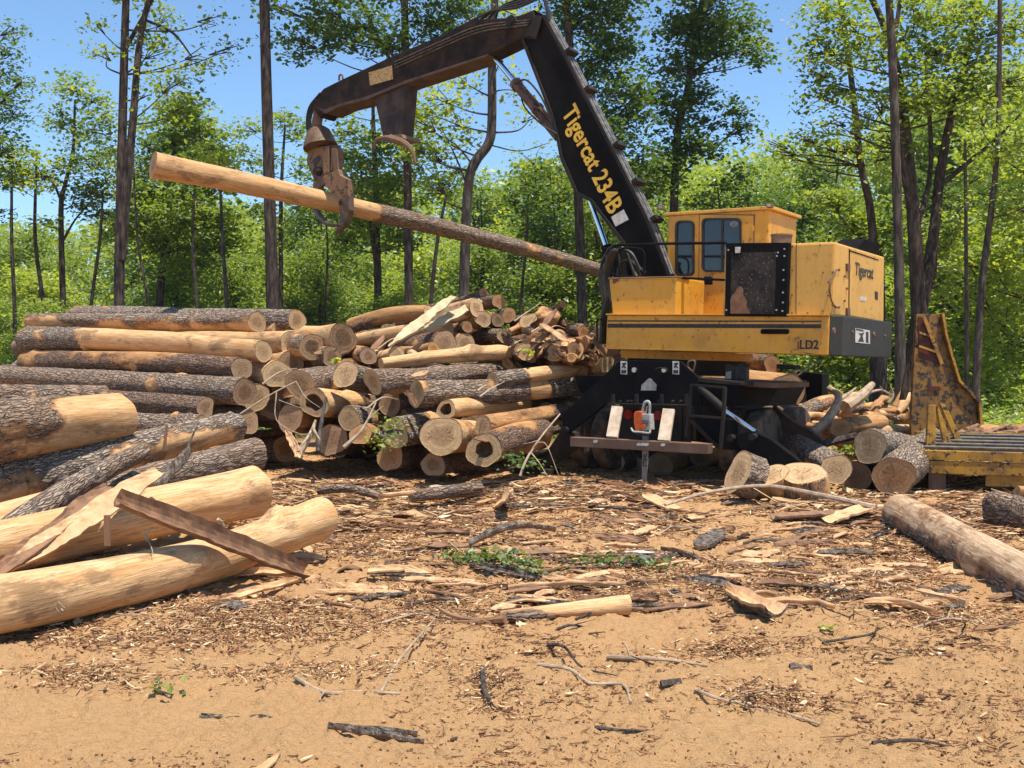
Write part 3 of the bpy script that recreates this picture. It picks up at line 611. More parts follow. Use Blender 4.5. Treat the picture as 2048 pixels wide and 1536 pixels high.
# left outrigger arm
oa = outline([(1124, 858), (1146, 866), (1152, 892), (1090, 938), (1060, 940), (1052, 928), (1095, 900)], -.02, .18, 'outrigger_arm', M['blkd'], L, .01)
t = MB(); t.disc(MP(1132, 860, -.11), MV, .05, .1, 14); t.build('pin', M['blkd'], oa, 0, True)

t = MB(); boxab(t, AH(1085, 936, 0)[0], AH(1045, 936, 0)[0], -.25, .45, -.35, .0)
t.bm.free(); t = MB(); c0 = MP(1064, 936, .08); t.prism([Vector((c0.x-.35, c0.y-.2, -.02)), Vector((c0.x+.25, c0.y-.5, -.02)), Vector((c0.x+.45, c0.y-.1, -.02)), Vector((c0.x-.15, c0.y+.2, -.02))], (0, 0, max(.08, c0.z+.02))); t.build('outrigger_foot', M['blkd'], L, .01)
# bumper beam, ramp boards, lights
t = MB(); q0 = MP(1140, 874, -.7); q1 = MP(1416, 888, -.7); t.prism([q0, q1, q1-Vector((0, 0, .13)), q0-Vector((0, 0, .13))], MV*.14); beam = t.build('bumper_beam', M['rust'], L, .008)
t = MB()
for (x, y) in ((1191, 883), (1278, 889), (1326, 890), (1285, 889), (1293, 889.5)):
    pp([(x-4, y-2), (x, y-3.5), (x+5, y-2), (x+3, y+2), (x-2, y+3), (x-5, y+1)], -.703, .004, t)
t.build('paint_scuff', M['white'], beam)
for (tx, ty, bx, by) in ((1234, 812, 1223, 873), (1337, 817, 1327, 880)):
    u = MP(tx, ty, -.24); w_ = MP(bx, by, -.66)
    t = MB(); t.bar(u, w_, .17, .045, MV.cross(MU)); t.bm.free()
    t = MB(); hw = MU*.088; nn = (w_-u).cross(MU).normalized()*.04
    t.prism([u+hw, u-hw, w_-hw, w_+hw], nn); t.build('ramp_board', M['board'], L, .005)
for (x, y) in ((1258, 829), (1317, 831)):
    t = MB(); t.disc(MP(x, y, -.06), MV, .065, .06, 20); t.build('tail_light', M['red'], L, 0, True)
t = MB(); boxab(t, aP1-.05, aP0+.05, -.02, .02, .35, .85); t.build('tail_panel', M['blkd'], L)
t = MB()
for (x, y0, y1) in ((1362, 812, 880), (1390, 820, 880)): t.bar(MP(x, y0, -.05), MP(x, y1, -.05), .04)
t.build('hanger_bar', M['blkd'], L)
# ladder
t = MB(); lb = -.45
t.tube([MP(1383, 769, lb), MP(1379, 820, lb), MP(1371, 873, lb)], .022, 6); t.tube([MP(1450, 775, lb), MP(1447, 830, lb), MP(1441, 897, lb)], .03, 6)
t.bar(MP(1383, 770, lb), MP(1450, 775, lb), .05, .03); t.bar(MP(1379, 831, lb), MP(1446, 836, lb), .05, .03); t.build('ladder', M['blkd'], L)
# right side structure
outline([(1394, 762), (1480, 764), (1470, 790), (1448, 835), (1440, 895), (1425, 892), (1388, 840), (1388, 812)], -.08, .2, 'side_frame', M['blk'], L, .01)
t = MB(); t.bar(MP(1384, 842, -.1), MP(1436, 893, -.15), .05); t.bar(MP(1402, 775, -.1), MP(1444, 822, -.1), .05); t.build('brace', M['blkd'], L)
outline([(1396, 755), (1482, 764), (1482, 771), (1396, 764)], -.15, .4, 'side_step', M['blkd'], L, .006)
outline([(1440, 836), (1472, 842), (1475, 890), (1466, 901), (1440, 898)], -.3, .25, 'outrigger_bracket', M['blk'], L, .01)
oa2 = outline([(1474, 868), (1505, 862), (1540, 878), (1588, 914), (1610, 936), (1618, 986), (1575, 962), (1520, 925), (1476, 893)], -.42, .12, 'outrigger_arm', M['blk'], L, .01)
for x_, y_, b_ in ((1507, 874, -.46), (1463, 876, -.35)): t = MB(); t.disc(MP(x_, y_, b_), MV, .045, .11, 14); t.build('pin', M['blkd'], oa2, 0, True)
t = MB(); t.tube([MP(1449, 820, -.22), MP(1512, 864, -.36)], .034, 12); t.build('outrigger_cylinder_rod', M['chrome'], L, 0, True)
t = MB(); t.tube([MP(1400, 775, -.1), MP(1452, 822, -.2)], .05, 12); t.build('outrigger_cylinder_barrel', M['blkd'], L, 0, True)
outline([(1545, 809), (1575, 836), (1597, 851), (1621, 861), (1632, 872), (1652, 888), (1650, 906), (1600, 906), (1556, 880), (1545, 850)], 1.35, .1, 'outrigger_arm', simple('rusty_dark_plate', (.05, .025, .018), (.09, .045, .03), 4, .6), L, .012)
t = MB(); t.tube([MP(1544, 806, 1.3), MP(1575, 834, 1.3), MP(1597, 848, 1.3), MP(1621, 858, 1.3), MP(1634, 869, 1.3), MP(1654, 886, 1.3)], .016, 6); t.build('arm_edge', M['rust'], L)
t = MB(); aS = AH(1460, 766, .55)[0]; aT = AH(1562, 768, .55)[0]
boxab(t, aT, aS, .3, 1.6, AH(1500, 770, .55)[1]-.02, AH(1500, 764, .55)[1]+.01); fd = t.build('fender_shelf', M['rust'], L, .008)
outline([(1460, 774), (1556, 776), (1536, 812), (1462, 812)], .6, 1.0, 'fender_box', M['blkd'], L, .01)
t = MB(); c1 = MP(1463, 745, .1)
for x in (1458, 1482): pp([(x-9, 732), (x-5, 728), (x+5, 728), (x+10, 734), (x+10, 760), (x-9, 760)], .25, .12, t)
t.build('hydraulic_clamp', M['hose'], L, .02)
t = MB(); pp([(1452, 744), (1462, 742), (1462, 758), (1451, 757)], .235, .01, t); t.build('clamp_decal', M['lgrey'], L)
t = MB(); t.tube(spline([MP(1375, 735, 0), MP(1378, 723, 0), MP(1390, 723, 0), MP(1386, 745, 0)], 4), .014, 6); t.tube([MP(1375, 735, -.05), MP(1401, 762, -.05)], .02, 6); t.build('grab_handle', M['rust'], L)
# dual wheels
def wheel(c, parent, rad=.5, w=.25):
    t = MB(); prof = [(-w/2, rad*.55), (-w/2, rad*.9), (-w*.42, rad*.97), (-w*.3, rad), (w*.3, rad), (w*.42, rad*.97), (w/2, rad*.9), (w/2, rad*.55)]
    bm = t.bm; n = 40; rings = []
    x = MV.copy(); y = Vector((0, 0, 1)); ax = MU.copy(); ax.z = 0; ax.normalize()
    for k in range(n):
        a = 2*math.pi*k/n; e_ = x*math.cos(a)+y*math.sin(a); rings.append([bm.verts.new(c+ax*p+e_*r*(1 if k % 2 or r < rad*.98 else .985)) for p, r in prof])
    for k in range(n):
        A_, B_ = rings[k], rings[(k+1) % n]
        for j in range(len(prof)-1): bm.faces.new((A_[j], A_[j+1], B_[j+1], B_[j]))
    tw = t.build('tyre', M['rub'], parent, 0, True)
    t = MB(); t.tube([c-ax*w*.48, c-ax*w*.47, c-ax*w*.15, c+ax*w*.15, c+ax*w*.47, c+ax*w*.48], [rad*.57, rad*.52, rad*.35, rad*.35, rad*.52, rad*.57], 28); t.build('rim', M['rust'], tw, 0, True)
for bax in (.95, 2.15):
    for px in (1182, 1228):
        a = AH(px, 878, .95)[0]; c = A(a, bax, 0); c.z = .5; wheel(c, L)
    for px in (1497, 1545):
        a = AH(px, 860, .95)[0]+.12; c = A(a, bax, 0); c.z = .5; wheel(c, L)
    t = MB(); t.tube([A(AH(1230, 878, .95)[0], bax, .5), A(AH(1497, 860, .95)[0], bax, .46)], .07, 10); t.build('axle', M['blkd'], L)
outline([(1262, 813), (1368, 815), (1368, 838), (1340, 842), (1262, 838)], .05, .6, 'frame_member', M['blkd'], L, .01)
# ---------------------------------------------------------------- chainsaw
S = thing('chainsaw', 'small orange and white chainsaw hung upright on the rusty beam behind the loader', 'chainsaw', MP(1290, 885, -.62))
sb = -.66
outline([(1267, 826), (1272, 822), (1283, 823), (1285, 834), (1285, 861), (1270, 862), (1267, 845)], sb, .13, 'engine_cover', M['orange'], S, .012)
outline([(1283, 828), (1299, 828), (1301, 860), (1284, 862)], sb+.0, .12, 'crankcase', M['lgrey'], S, .01)
t = MB(); t.tube(spline([MP(1284, 830, sb+.05), MP(1287, 812, sb+.05), MP(1291, 804, sb+.05), MP(1299, 806, sb+.05), MP(1299, 832, sb+.05)], 5), .019, 8); t.tube([MP(1285, 826, sb+.05), MP(1292, 828, sb+.05), MP(1294, 812, sb+.05)], .012, 8); t.build('rear_handle', M['lgrey'], S, 0, True)
t = MB(); t.tube(spline([MP(1262, 856, sb-.02), MP(1267, 863, sb-.03), MP(1280, 864, sb-.03), MP(1298, 866, sb-.02), MP(1300, 860, sb)], 5), .014, 8); t.build('front_handle', M['lgrey'], S, 0, True)
t = MB()
for k in range(4): pp([(1283, 840+k*3), (1296, 841+k*3), (1296, 842+k*3), (1283, 841+k*3)], sb-.012, .01, t)
t.build('starter_vent', M['letblk'], S)
t = MB(); t.disc(MP(1287, 853, sb-.01), MV, .032, .03, 18); t.build('starter_cover', M['orange'], S, 0, True)
t = MB(); pp([(1270, 864), (1298, 866), (1297, 872), (1271, 870)], sb+.01, .1, t); t.build('sprocket_cover', M['hose'], S, .006)
# bar behind the beam, hanging down
t = MB(); bbp = -.53
t.prism([MP(x, y, bbp) for x, y in [(1285, 866), (1297, 866), (1296, 930), (1293, 957), (1290, 963), (1286, 963), (1283.5, 957), (1284, 930)]], MV*.008); bar = t.build('guide_bar', simple('bar_steel', (.30, .31, .32), (.22, .22, .22), 18, .4, .1, .002, .5, .5), S)
lettering('STIHL', 'lettering', M['letblk'], bar, MP(1293, 934, bbp-.003), MZ, MU, .085, .03, .001, .85)
# ================================================================== logs
def make_log(label, e0, e1, mat='grey', peel=0.2, ku=0.0, bend=0, bx=0, cut='cut', hollow=0, na=26, dz=.10, group='logs in the pile', name='log', cat='log', seed=None, flare=0, knots=0, lump=.075, tilt=.22, pn=.52, world=False, ragged=0):
    """e0, e1 = (px, py, distance, radius in px) of the two ends, or world points + radius in m"""
    seed = seed if seed is not None else (abs(hash_str(label)) % 9999)
    rg = np.random.RandomState(seed)
    if world: p0, r0 = Vector(e0[:3]), e0[3]; p1, r1 = Vector(e1[:3]), e1[3]
    else: p0, r0 = W(*e0[:3]), e0[3]*e0[2]/FOC; p1, r1 = W(*e1[:3]), e1[3]*e1[2]/FOC
    ax = p1-p0; Ln = ax.length; z = ax.normalized(); x = Vector((0, 0, 1)); x = (x-z*x.dot(z))
    if x.length < .05: x = Vector((1, 0, 0))-z*z.x
    x.normalize(); y = z.cross(x)
    nl = max(3, int(Ln/dz)); T = np.linspace(0, 1, nl+1); TH = np.arange(na)*2*np.pi/na
    t, th = np.meshgrid(T, TH, indexing='ij'); t = t.ravel(); th = th.ravel()
    rad = r0+(r1-r0)*t; rm = (r0+r1)/2
    ph = rg.rand(8)*6.28
    P = np.stack([np.cos(th)*rm, np.sin(th)*rm, t*Ln], 1)
    sh = 1+lump*(np.cos(2*th+ph[0]+t*1.5)+.6*np.cos(3*th+ph[1]-t*2)+.4*np.cos(5*th+ph[2]+t*3))/1.2
    sh = sh+.05*fbm(P*np.array([1, 1, .45])+seed, 2.2, 3, seed)
    if flare: sh = sh+flare*np.exp(-t*Ln/.35)
    pe = np.zeros(len(t))
    if isinstance(peel, (list, tuple)):
        ks = np.array(peel, float); pe = np.interp(t, ks[:, 0], ks[:, 1])
    else: pe = pe+peel
    pe = pe+ku*np.cos(th-.3)+pn*fbm(P*np.array([1, 1, .5])+seed*1.7, 2.4, 3, seed+5)
    bark = np.clip((.52-pe)*8, 0, 1)
    rad = rad*sh+bark*rm*.06*(1+.8*vn(P*np.array([1, 1, .4]), 26/max(rm/.2, .6), seed+9))
    for k in range(knots):
        kt, kth, ks_ = rg.rand()*.9+.05, rg.rand()*6.28, .06+.06*rg.rand()
        d2 = ((t-kt)*Ln/ks_)**2+((np.angle(np.exp(1j*(th-kth))))*rm/ks_)**2; rad = rad+.05*np.exp(-d2); pe = pe+.4*np.exp(-d2*.6)
    cx = bend*np.sin(np.pi*t)+.012*vn(np.stack([t*Ln, t*0, t*0], 1), .9, seed+3); cy = bx*np.sin(np.pi*t)
    zz = t*Ln
    for te, sg in ((0, 1), (1, -1)): zz = zz+(t == te)*rad*rg.uniform(0, tilt)*np.cos(th-rg.uniform(0, 6.28))
    if ragged: zz = zz+(t > .999)*ragged*vn(np.stack([np.cos(th)*3, np.sin(th)*3, th*0], 1), 1.2, seed)
    V = np.stack([cx+rad*np.cos(th), cy+rad*np.sin(th), zz], 1)
    i = np.arange(nl)[:, None]*na; j = np.arange(na)[None, :]; jn = (j+1) % na
    F = np.stack([i+j, i+jn, i+na+jn, i+na+j], -1).reshape(-1, 4)
    me = npmesh('stem', V, F, M[mat], True, {'peel': pe})
    root = thing(name, label, cat, p0, group)
    rot = Matrix((x, y, z)).transposed().to_quaternion(); root.rotation_mode = 'QUATERNION'; root.rotation_quaternion = rot
    link('stem', me, root)
    for end in (0, 1):
        ring = V[:na] if end == 0 else V[-na:]; c = ring.mean(0); zc = c[2]; sgn = 1 if end == 0 else -1
        vs = []; ra = []; fs = []
        fr = [1.0, .93, .6, .3] if not (hollow and end == 0) else [1.0, .93, .75, hollow]
        for q, f in enumerate(fr):
            rr = ring-c; rr = rr*f
            if q >= 2: rr = rr*(1+.12*vn(rr*6+3, 3, seed+2)[:, None] if (hollow and end == 0) else 1)
            w = rr+c; w[:, 2] += sgn*(.0 if q == 0 else .004)
            vs.append(w); ra += [f]*na
        off = 0; mi = []
        for q in range(len(fr)-1):
            a = q*na; fs.append(np.stack([a+j[0], a+jn[0], a+na+jn[0], a+na+j[0]], -1)); mi += [0]*na
        nq = len(fr)*na
        if hollow and end == 0:
            w = vs[-1].copy(); w[:, 2] += .14; w[:, :2] = (w[:, :2]-c[:2])*.75+c[:2]; vs.append(w); ra += [.2]*na
            a = nq-na; fs.append(np.stack([a+j[0], a+jn[0], a+na+jn[0], a+na+j[0]], -1)); mi += [1]*na; nq += na
            z_ = .16
        else: z_ = 0
        vs.append(np.array([[c[0], c[1], zc+sgn*.004+z_]])); ra.append(0)
        a = nq-na; fs.append(np.stack([a+j[0], a+jn[0], np.full(na, nq), np.full(na, nq)], -1)); mi += [1 if z_ else 0]*na
        Vc = np.concatenate(vs)-np.array([0, 0, zc]); Fc = np.concatenate(fs)
        # split degenerate quads into a triangle fan through bmesh-free trick: use tri mesh
        tri = np.concatenate([Fc[:, [0, 1, 2]], Fc[:, [0, 2, 3]]]); mi2 = np.array(mi+mi); ok = (tri[:, 1] != tri[:, 2]) & (tri[:, 0] != tri[:, 2]); tri = tri[ok]; mi2 = mi2[ok]
        if end == 0: tri = tri[:, ::-1]
        cm = npmesh('cut_end', Vc, tri, [M[cut], M['rot']], False, {'rad': ra}, mi2)
        link('cut_end', cm, root, (0, 0, zc))
    return root
def hash_str(s):
    h = 7
    for ch in s: h = (h*31+ord(ch)) & 0xffffff
    return h
LOGS = [
# ---- left stack, ends facing right; e0 = cut end on the right
('dark barked log lying highest at the back of the left stack, end showing orange rim', (594, 639, 16.2, 21), (150, 626, 21, 15), dict(peel=.22, ku=.1)),
('topmost front log of the left stack, grey bark above and peeled wood along its underside', (514, 644, 15.3, 20), (64, 641, 19.6, 16), dict(peel=.42, ku=-.3, knots=3)),
('pale left stack log with grey bark only on its far left third', (527, 703, 14.9, 22), (55, 679, 19.0, 24), dict(mat='pale', peel=[(0, .95), (.62, .9), (.72, .45), (1, .25)], bend=.06, hollow=0)),
('short clean peeled log above and behind the pale log of the left stack', (579, 687, 15.6, 22), (200, 672, 20, 18), dict(mat='pale', peel=.9)),
('brown half peeled knotty log in the middle of the left stack', (484, 735, 14.6, 23), (52, 722, 18.8, 17), dict(mat='brown', peel=.45, ku=.14, knots=5, cut='cutd', bend=.05)),
('long dark grey barked log with pinkish heart and white rim, below the brown knotty log', (490, 783, 14.2, 27), (-30, 752, 19, 19), dict(peel=.3, cut='cutd', bend=.03)),
('brown log with a white knot near its blunt end, low in the left stack', (411, 815, 13.8, 19), (76, 790, 17.6, 18), dict(mat='brown', peel=.42, knots=4, cut='cutd')),
('dark rough log lying low behind the big half peeled log', (400, 848, 13.4, 18), (170, 836, 15, 18), dict(peel=.2)),
('round pale end with clear rings beneath the two pale logs of the left stack', (556, 750, 15.0, 29), (330, 745, 18, 27), dict(mat='pale', peel=.85)),
('grey ringed end tucked behind and right of the big pale ringed end', (584, 725, 15.5, 25), (380, 720, 18.5, 24), dict(mat='pale', peel=.7, cut='cutd')),
('pale end half hidden behind the white rimmed end', (513, 795, 14.8, 27), (330, 785, 17.6, 25), dict(peel=.5)),
('leaning oval end at the foot of the left stack just above the dark gap', (497, 842, 14.3, 23), (340, 842, 16.8, 22), dict(peel=.4, cut='cutd')),
('small pale end peeking out between the two topmost left logs', (557, 657, 16.3, 14), (400, 655, 19, 13), dict(mat='pale', peel=.8)),
('round hollow dark centred end between the left stack and the wide hollow end', (625, 694, 15.4, 28), (470, 692, 18, 26), dict(mat='pale', peel=.7, cut='cuth')),
('tall oval end with dark hollow heart on a smooth peeled log behind the stack joint', (686, 677, 15.4, 30), (560, 668, 18.5, 24), dict(mat='pale', peel=.85, cut='cuth')),
('shaded end low in the dark gap beside the left stack', (545, 815, 15.2, 26), (430, 812, 17.4, 25), dict(mat='brown', peel=.4, cut='cutd')),
('dusty grey end under the tall oval hollow end', (664, 713, 15.3, 20), (560, 716, 17.5, 19), dict(peel=.5, cut='cutd')),
# ---- back and top of the middle pile
('crooked brown and pale log rising to the ridge of the middle pile', (858, 626, 17.4, 17), (702, 652, 18.2, 15), dict(mat='brown', peel=.62, bend=.09, ku=.15)),
('topmost pale sawn end beside the leaning slab on the ridge of the pile', (953, 615, 16.4, 18), (806, 652, 18.2, 17), dict(mat='pale', peel=.7)),
('reddish log end projecting behind the topmost pale end', (998, 602, 17, 14), (880, 622, 19, 13), dict(mat='brown', peel=.5, cut='cutr')),
('dark broken log tip forming the very peak of the pile', (968, 588, 17.8, 10), (850, 622, 19.4, 12), dict(mat='brown', peel=.3, cut='cutr')),
('pale round end directly under the topmost pale end', (966, 638, 16.4, 17), (880, 642, 18.4, 16), dict(peel=.5)),
('small orange centred end left of the pale round ends', (935, 652, 16.2, 11), (850, 658, 18, 10), dict(mat='brown', peel=.5, cut='cutr')),
('round end with a square dark heart right of the pale round end', (996, 640, 16.4, 12.5), (930, 645, 18.5, 12), dict(mat='brown', peel=.4, cut='cuth')),
('small bright oval end above the long pale log', (1009, 672, 15.9, 13.5), (950, 675, 18, 12), dict(peel=.3)),
('smooth pale log passing behind the leaning slab with its end facing right', (897, 657, 16.3, 18), (700, 682, 17.6, 13), dict(mat='pale', peel=.78, ku=-.2)),
('dark striped log with a wide grey end under the smooth pale log', (889, 685, 15.7, 23), (800, 690, 17.2, 18), dict(mat='brown', peel=.4, cut='cutd')),
('short orange log with a small dark pith in front of the wide grey end', (868, 698, 15.3, 15), (803, 706, 16.2, 13), dict(mat='brown', peel=.75, cut='cutr')),
('stubby pale log with a bright cut at its right end', (794, 708, 15.1, 16), (745, 712, 16, 15), dict(mat='pale', peel=.9)),
('brown dusty end left of the stubby pale log', (737, 711, 15.0, 17), (700, 715, 16.6, 16), dict(mat='brown', peel=.4, cut='cutd')),
('thick grey chunk under the small orange centred end', (930, 684, 16.2, 20), (860, 690, 17.6, 20), dict(peel=.5)),
# ---- middle pile, ends facing left
('long clean peeled log across the middle of the pile with no bark', (762, 729, 14.6, 12), (1016, 707, 16, 15), dict(mat='pale', peel=1.0, knots=2)),
('long grey barked log with a pale slanted end, its mid part dark with shadow', (745, 765, 13.8, 25), (1111, 722, 17.2, 12), dict(peel=[(0, .62), (.12, .55), (.2, .3), (1, .22)])),
('leaning wedge end of a bark topped log left of the pale slanted end', (690, 747, 14.0, 26), (812, 778, 15.6, 22), dict(peel=.4)),
('dark barked log with a broad round face at the joint of both stacks', (600, 768, 14.1, 29), (702, 756, 16, 25), dict(peel=.28)),
('pale peeled log with bark only on its left part, ending under the outrigger wing', (985, 762, 14.6, 15), (1196, 738, 16.4, 15), dict(mat='pale', peel=[(0, .25), (.22, .4), (.3, .9), (1, 1)])),
('thick grey barked log with one peeled pale band near the loader', (832, 789, 13.7, 26), (1162, 769, 16, 19), dict(peel=[(0, .5), (.08, .25), (.58, .25), (.64, .85), (.74, .85), (.79, .25), (1, .25)])),
('peeled log with a dark hollow end below the banded grey log', (892, 820, 13.7, 21), (1050, 814, 15.8, 15), dict(mat='pale', peel=.85, hollow=.62)),
('thick peeled log with a large rotten hollow low at the stack joint', (628, 806, 13.9, 30), (738, 806, 15.8, 24), dict(mat='pale', peel=.8, hollow=.58)),
('round dull end beneath and left of the large rotten hollow', (580, 836, 14.2, 27), (690, 838, 16, 24), dict(mat='brown', peel=.5, cut='cutd')),
('medium end with a small pith crack right of the rotten hollow', (699, 836, 13.8, 23), (790, 826, 15.6, 20), dict(peel=.35)),
('small orange log end low in front, between two bigger ends', (721, 869, 13.5, 21), (775, 866, 15, 19), dict(mat='brown', peel=.7, cut='cutr')),
('pale end with mottled bark behind it, left of the biggest front end', (790, 866, 13.4, 28), (885, 846, 15.2, 24), dict(peel=.45)),
('largest tan round end at the front of the pile', (883, 873, 13.1, 37), (965, 873, 15, 31), dict(mat='pale', peel=.75, flare=.1)),
('mixed bark log sloping up to the right above the hollow front log', (966, 852, 13.5, 19), (1145, 817, 16, 14), dict(mat='brown', peel=.55, knots=3)),
('brown barked log with a big ragged hollow end next to the loader', (968, 899, 12.9, 34), (1080, 868, 15, 28), dict(mat='brown', peel=.42, hollow=.5)),
('thin log running behind the left outrigger', (1028, 876, 14.4, 17), (1165, 836, 16.4, 14), dict(mat='brown', peel=.5)),
('shaded brown end at ground level left of the small orange end', (664, 880, 14.1, 31), (750, 876, 16, 28), dict(mat='brown', peel=.35, cut='cutd')),
('reddish shaded end at ground level behind the fallen twigs', (780, 912, 13.6, 26), (860, 905, 15.4, 24), dict(mat='brown', peel=.4, cut='cutr')),
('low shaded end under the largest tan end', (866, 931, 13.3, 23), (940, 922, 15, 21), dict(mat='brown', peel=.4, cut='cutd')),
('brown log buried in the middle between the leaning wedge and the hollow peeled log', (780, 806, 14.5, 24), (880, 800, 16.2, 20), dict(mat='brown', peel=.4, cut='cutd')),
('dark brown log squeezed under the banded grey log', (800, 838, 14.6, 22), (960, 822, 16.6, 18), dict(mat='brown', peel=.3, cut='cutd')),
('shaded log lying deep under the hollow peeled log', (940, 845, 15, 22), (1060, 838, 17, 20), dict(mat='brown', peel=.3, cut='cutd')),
# ---- small logs at the right of the pile
('short reddish log end nearest the ridge of the small log heap', (1055, 639, 16.2, 11), (1030, 652, 17.4, 10), dict(mat='brown', peel=.5, cut='cutr')),
('thin log poking highest out of the small log heap', (1126, 609, 16.6, 7.5), (1066, 640, 17.8, 7), dict(mat='brown', peel=.35, cut='cutr')),
('pinkish split end in the small log heap below the thin poking log', (1083, 643, 16, 13), (1050, 655, 17.6, 12), dict(mat='brown', peel=.5, cut='cutr')),
('thin dark stick log at the right crest of the small log heap', (1131, 645, 16.2, 6.5), (1095, 662, 17.4, 7), dict(mat='brown', peel=.2, cut='cutr')),
('orange brown log with a round red end at the right of the heap', (1168, 665, 15.8, 12.5), (1112, 665, 17, 11), dict(mat='brown', peel=.6, cut='cutr')),
('round dull end in the centre of the small log heap', (1118, 679, 15.7, 14), (1080, 684, 17.4, 13), dict(mat='brown', peel=.4, cut='cutd')),
('hollow oval end under the red ended log', (1148, 698, 15.3, 14), (1110, 702, 17, 13), dict(mat='brown', peel=.5, cut='cuth')),
('small hollow end nearest the hoses of the loader', (1183, 692, 15.4, 12), (1140, 697, 17, 11), dict(mat='brown', peel=.5, hollow=.5)),
('wide brown end above the pale peeled log near the middle', (1051, 705, 15.4, 19), (1010, 712, 17, 18), dict(mat='brown', peel=.5)),
('small brown end between the wide brown end and the hollow oval end', (1108, 703, 15.3, 12), (1075, 706, 17, 12), dict(mat='brown', peel=.4, cut='cutd')),
('big torn chunk lying across the small log heap', (1035, 672, 16, 20), (1096, 668, 16.2, 21), dict(mat='brown', peel=.55, lump=.16, knots=3)),
('forked dark chunk left of the short reddish end', (1018, 630, 16.6, 15), (990, 645, 17.8, 14), dict(mat='brown', peel=.4, cut='cutr')),
('tiny end tucked above the hollow oval end', (1158, 683, 15.8, 9), (1120, 688, 17, 9), dict(mat='brown', peel=.4)),
('orange stub lying against the loader deck hoses', (1205, 699, 15.4, 11), (1175, 707, 16.6, 11), dict(mat='brown', peel=.7, cut='cutr')),
('torn brown chunk right above the outrigger wing', (1213, 728, 15.2, 16), (1165, 735, 16.5, 15), dict(mat='brown', peel=.5, lump=.14)),
('slim log end just over the pale peeled log end', (1143, 717, 15.2, 9), (1100, 722, 16.6, 9), dict(mat='brown', peel=.5, cut='cutr')),
]
rgl = random.Random(41)
for lab, e0, e1, kw in LOGS:
    kw.setdefault('bend', rgl.uniform(-.05, .05)); kw.setdefault('bx', rgl.uniform(-.06, .06)); kw.setdefault('knots', rgl.choice((1, 2, 3))); kw.setdefault('lump', rgl.uniform(.06, .12))
    make_log(lab, e0, e1, **kw)
# filler logs glimpsed deep in the heaps
rgf = random.Random(5); n_f = 0
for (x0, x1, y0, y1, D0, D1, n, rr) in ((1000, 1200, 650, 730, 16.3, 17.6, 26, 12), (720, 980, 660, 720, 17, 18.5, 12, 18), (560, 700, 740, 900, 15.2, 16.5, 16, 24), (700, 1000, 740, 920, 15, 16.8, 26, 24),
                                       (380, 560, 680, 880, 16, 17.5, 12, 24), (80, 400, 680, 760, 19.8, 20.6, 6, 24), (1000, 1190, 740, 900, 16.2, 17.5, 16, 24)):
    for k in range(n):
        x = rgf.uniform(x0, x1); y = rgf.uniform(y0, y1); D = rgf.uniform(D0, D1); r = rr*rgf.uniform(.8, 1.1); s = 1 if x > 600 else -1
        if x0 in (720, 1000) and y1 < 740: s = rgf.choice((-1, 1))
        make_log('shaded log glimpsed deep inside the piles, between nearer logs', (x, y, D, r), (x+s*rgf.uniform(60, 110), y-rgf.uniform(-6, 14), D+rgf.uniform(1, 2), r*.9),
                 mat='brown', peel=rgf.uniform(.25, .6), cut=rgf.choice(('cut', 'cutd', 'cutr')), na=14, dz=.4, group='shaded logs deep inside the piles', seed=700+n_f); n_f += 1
# long logs filling the inside of the left stack
for k, (y, D, r) in enumerate(((700, 17.2, 22), (745, 16.6, 24), (790, 16, 24), (838, 15.3, 24), (870, 14.6, 20))):
    make_log('shaded long log behind the front row of the left stack', (470, y, D, r), (40 if k < 3 else -40, y-6, D+4.2, r*.8), mat='grey', peel=.25, na=16, dz=.3, group='shaded long logs behind the front row')
# splintered pieces in the small heap
rgs = random.Random(77)
for k in range(22):
    x = rgs.uniform(1000, 1195); y = 735-(1-abs(x-1060)/190)*rgs.uniform(10, 110); a = rgs.uniform(-.9, .9); l = rgs.uniform(30, 62)
    make_log('torn splintered chunk in the small log heap', (x, y, 15.3+rgs.random()*.7, rgs.uniform(7, 14)), (x+l*math.cos(a), y-l*math.sin(a), 15.6+rgs.random(), rgs.uniform(6, 13)), mat='brown', peel=rgs.uniform(.35, .75), lump=.22, tilt=1.3, knots=2, na=16, dz=.12,
             cut=rgs.choice(('cut', 'cutd', 'cutr', 'cutr')), group='torn chunks in the small log heap', name='wood_chunk', cat='wood chunk', seed=900+k)
# ---- held log
make_log('long straight log held in the air by the grapple, peeled left, barked right', (306, 328, 17.4, 25), (1268, 560, 24.9, 12), mat='grey', peel=[(0, 1), (.34, 1), (.37, .75), (.39, .25), (1, .18)], bend=.12, na=36, dz=.06, group=None, cut='cutd', flare=.12)
# ---- foreground logs on the left
fg = dict(group='logs lying in the left foreground')
make_log('big log with rough bark on its left and a bare domed butt, left foreground', (243, 833, 11.0, 44), (-60, 866, 9.2, 62), peel=[(0, 1), (.22, .9), (.5, .62), (.62, .3), (1, .2)], ku=-.2, na=72, dz=.03, **fg)
make_log('shaggy dark barked log at the left edge, above the bare domed butt', (205, 800, 12.4, 26), (-70, 800, 11.0, 30), mat='grey', peel=.3, ku=-.05, na=48, dz=.04, knots=4, **fg)
make_log('thick furrowed grey log with bare patches, running from left edge to dark gap', (470, 852, 12.4, 28), (-60, 985, 9.4, 52), peel=[(0, .3), (.16, .55), (.33, .62), (.42, .3), (.55, .5), (.62, .22), (.78, .3), (.86, .62), (1, .55)], ku=-.12, na=84, dz=.025, **fg)
make_log('dark furrowed log with a ragged torn end beside the dark gap', (513, 908, 11.4, 32), (120, 1010, 9.4, 38), peel=.2, na=72, dz=.03, knots=2, **fg)
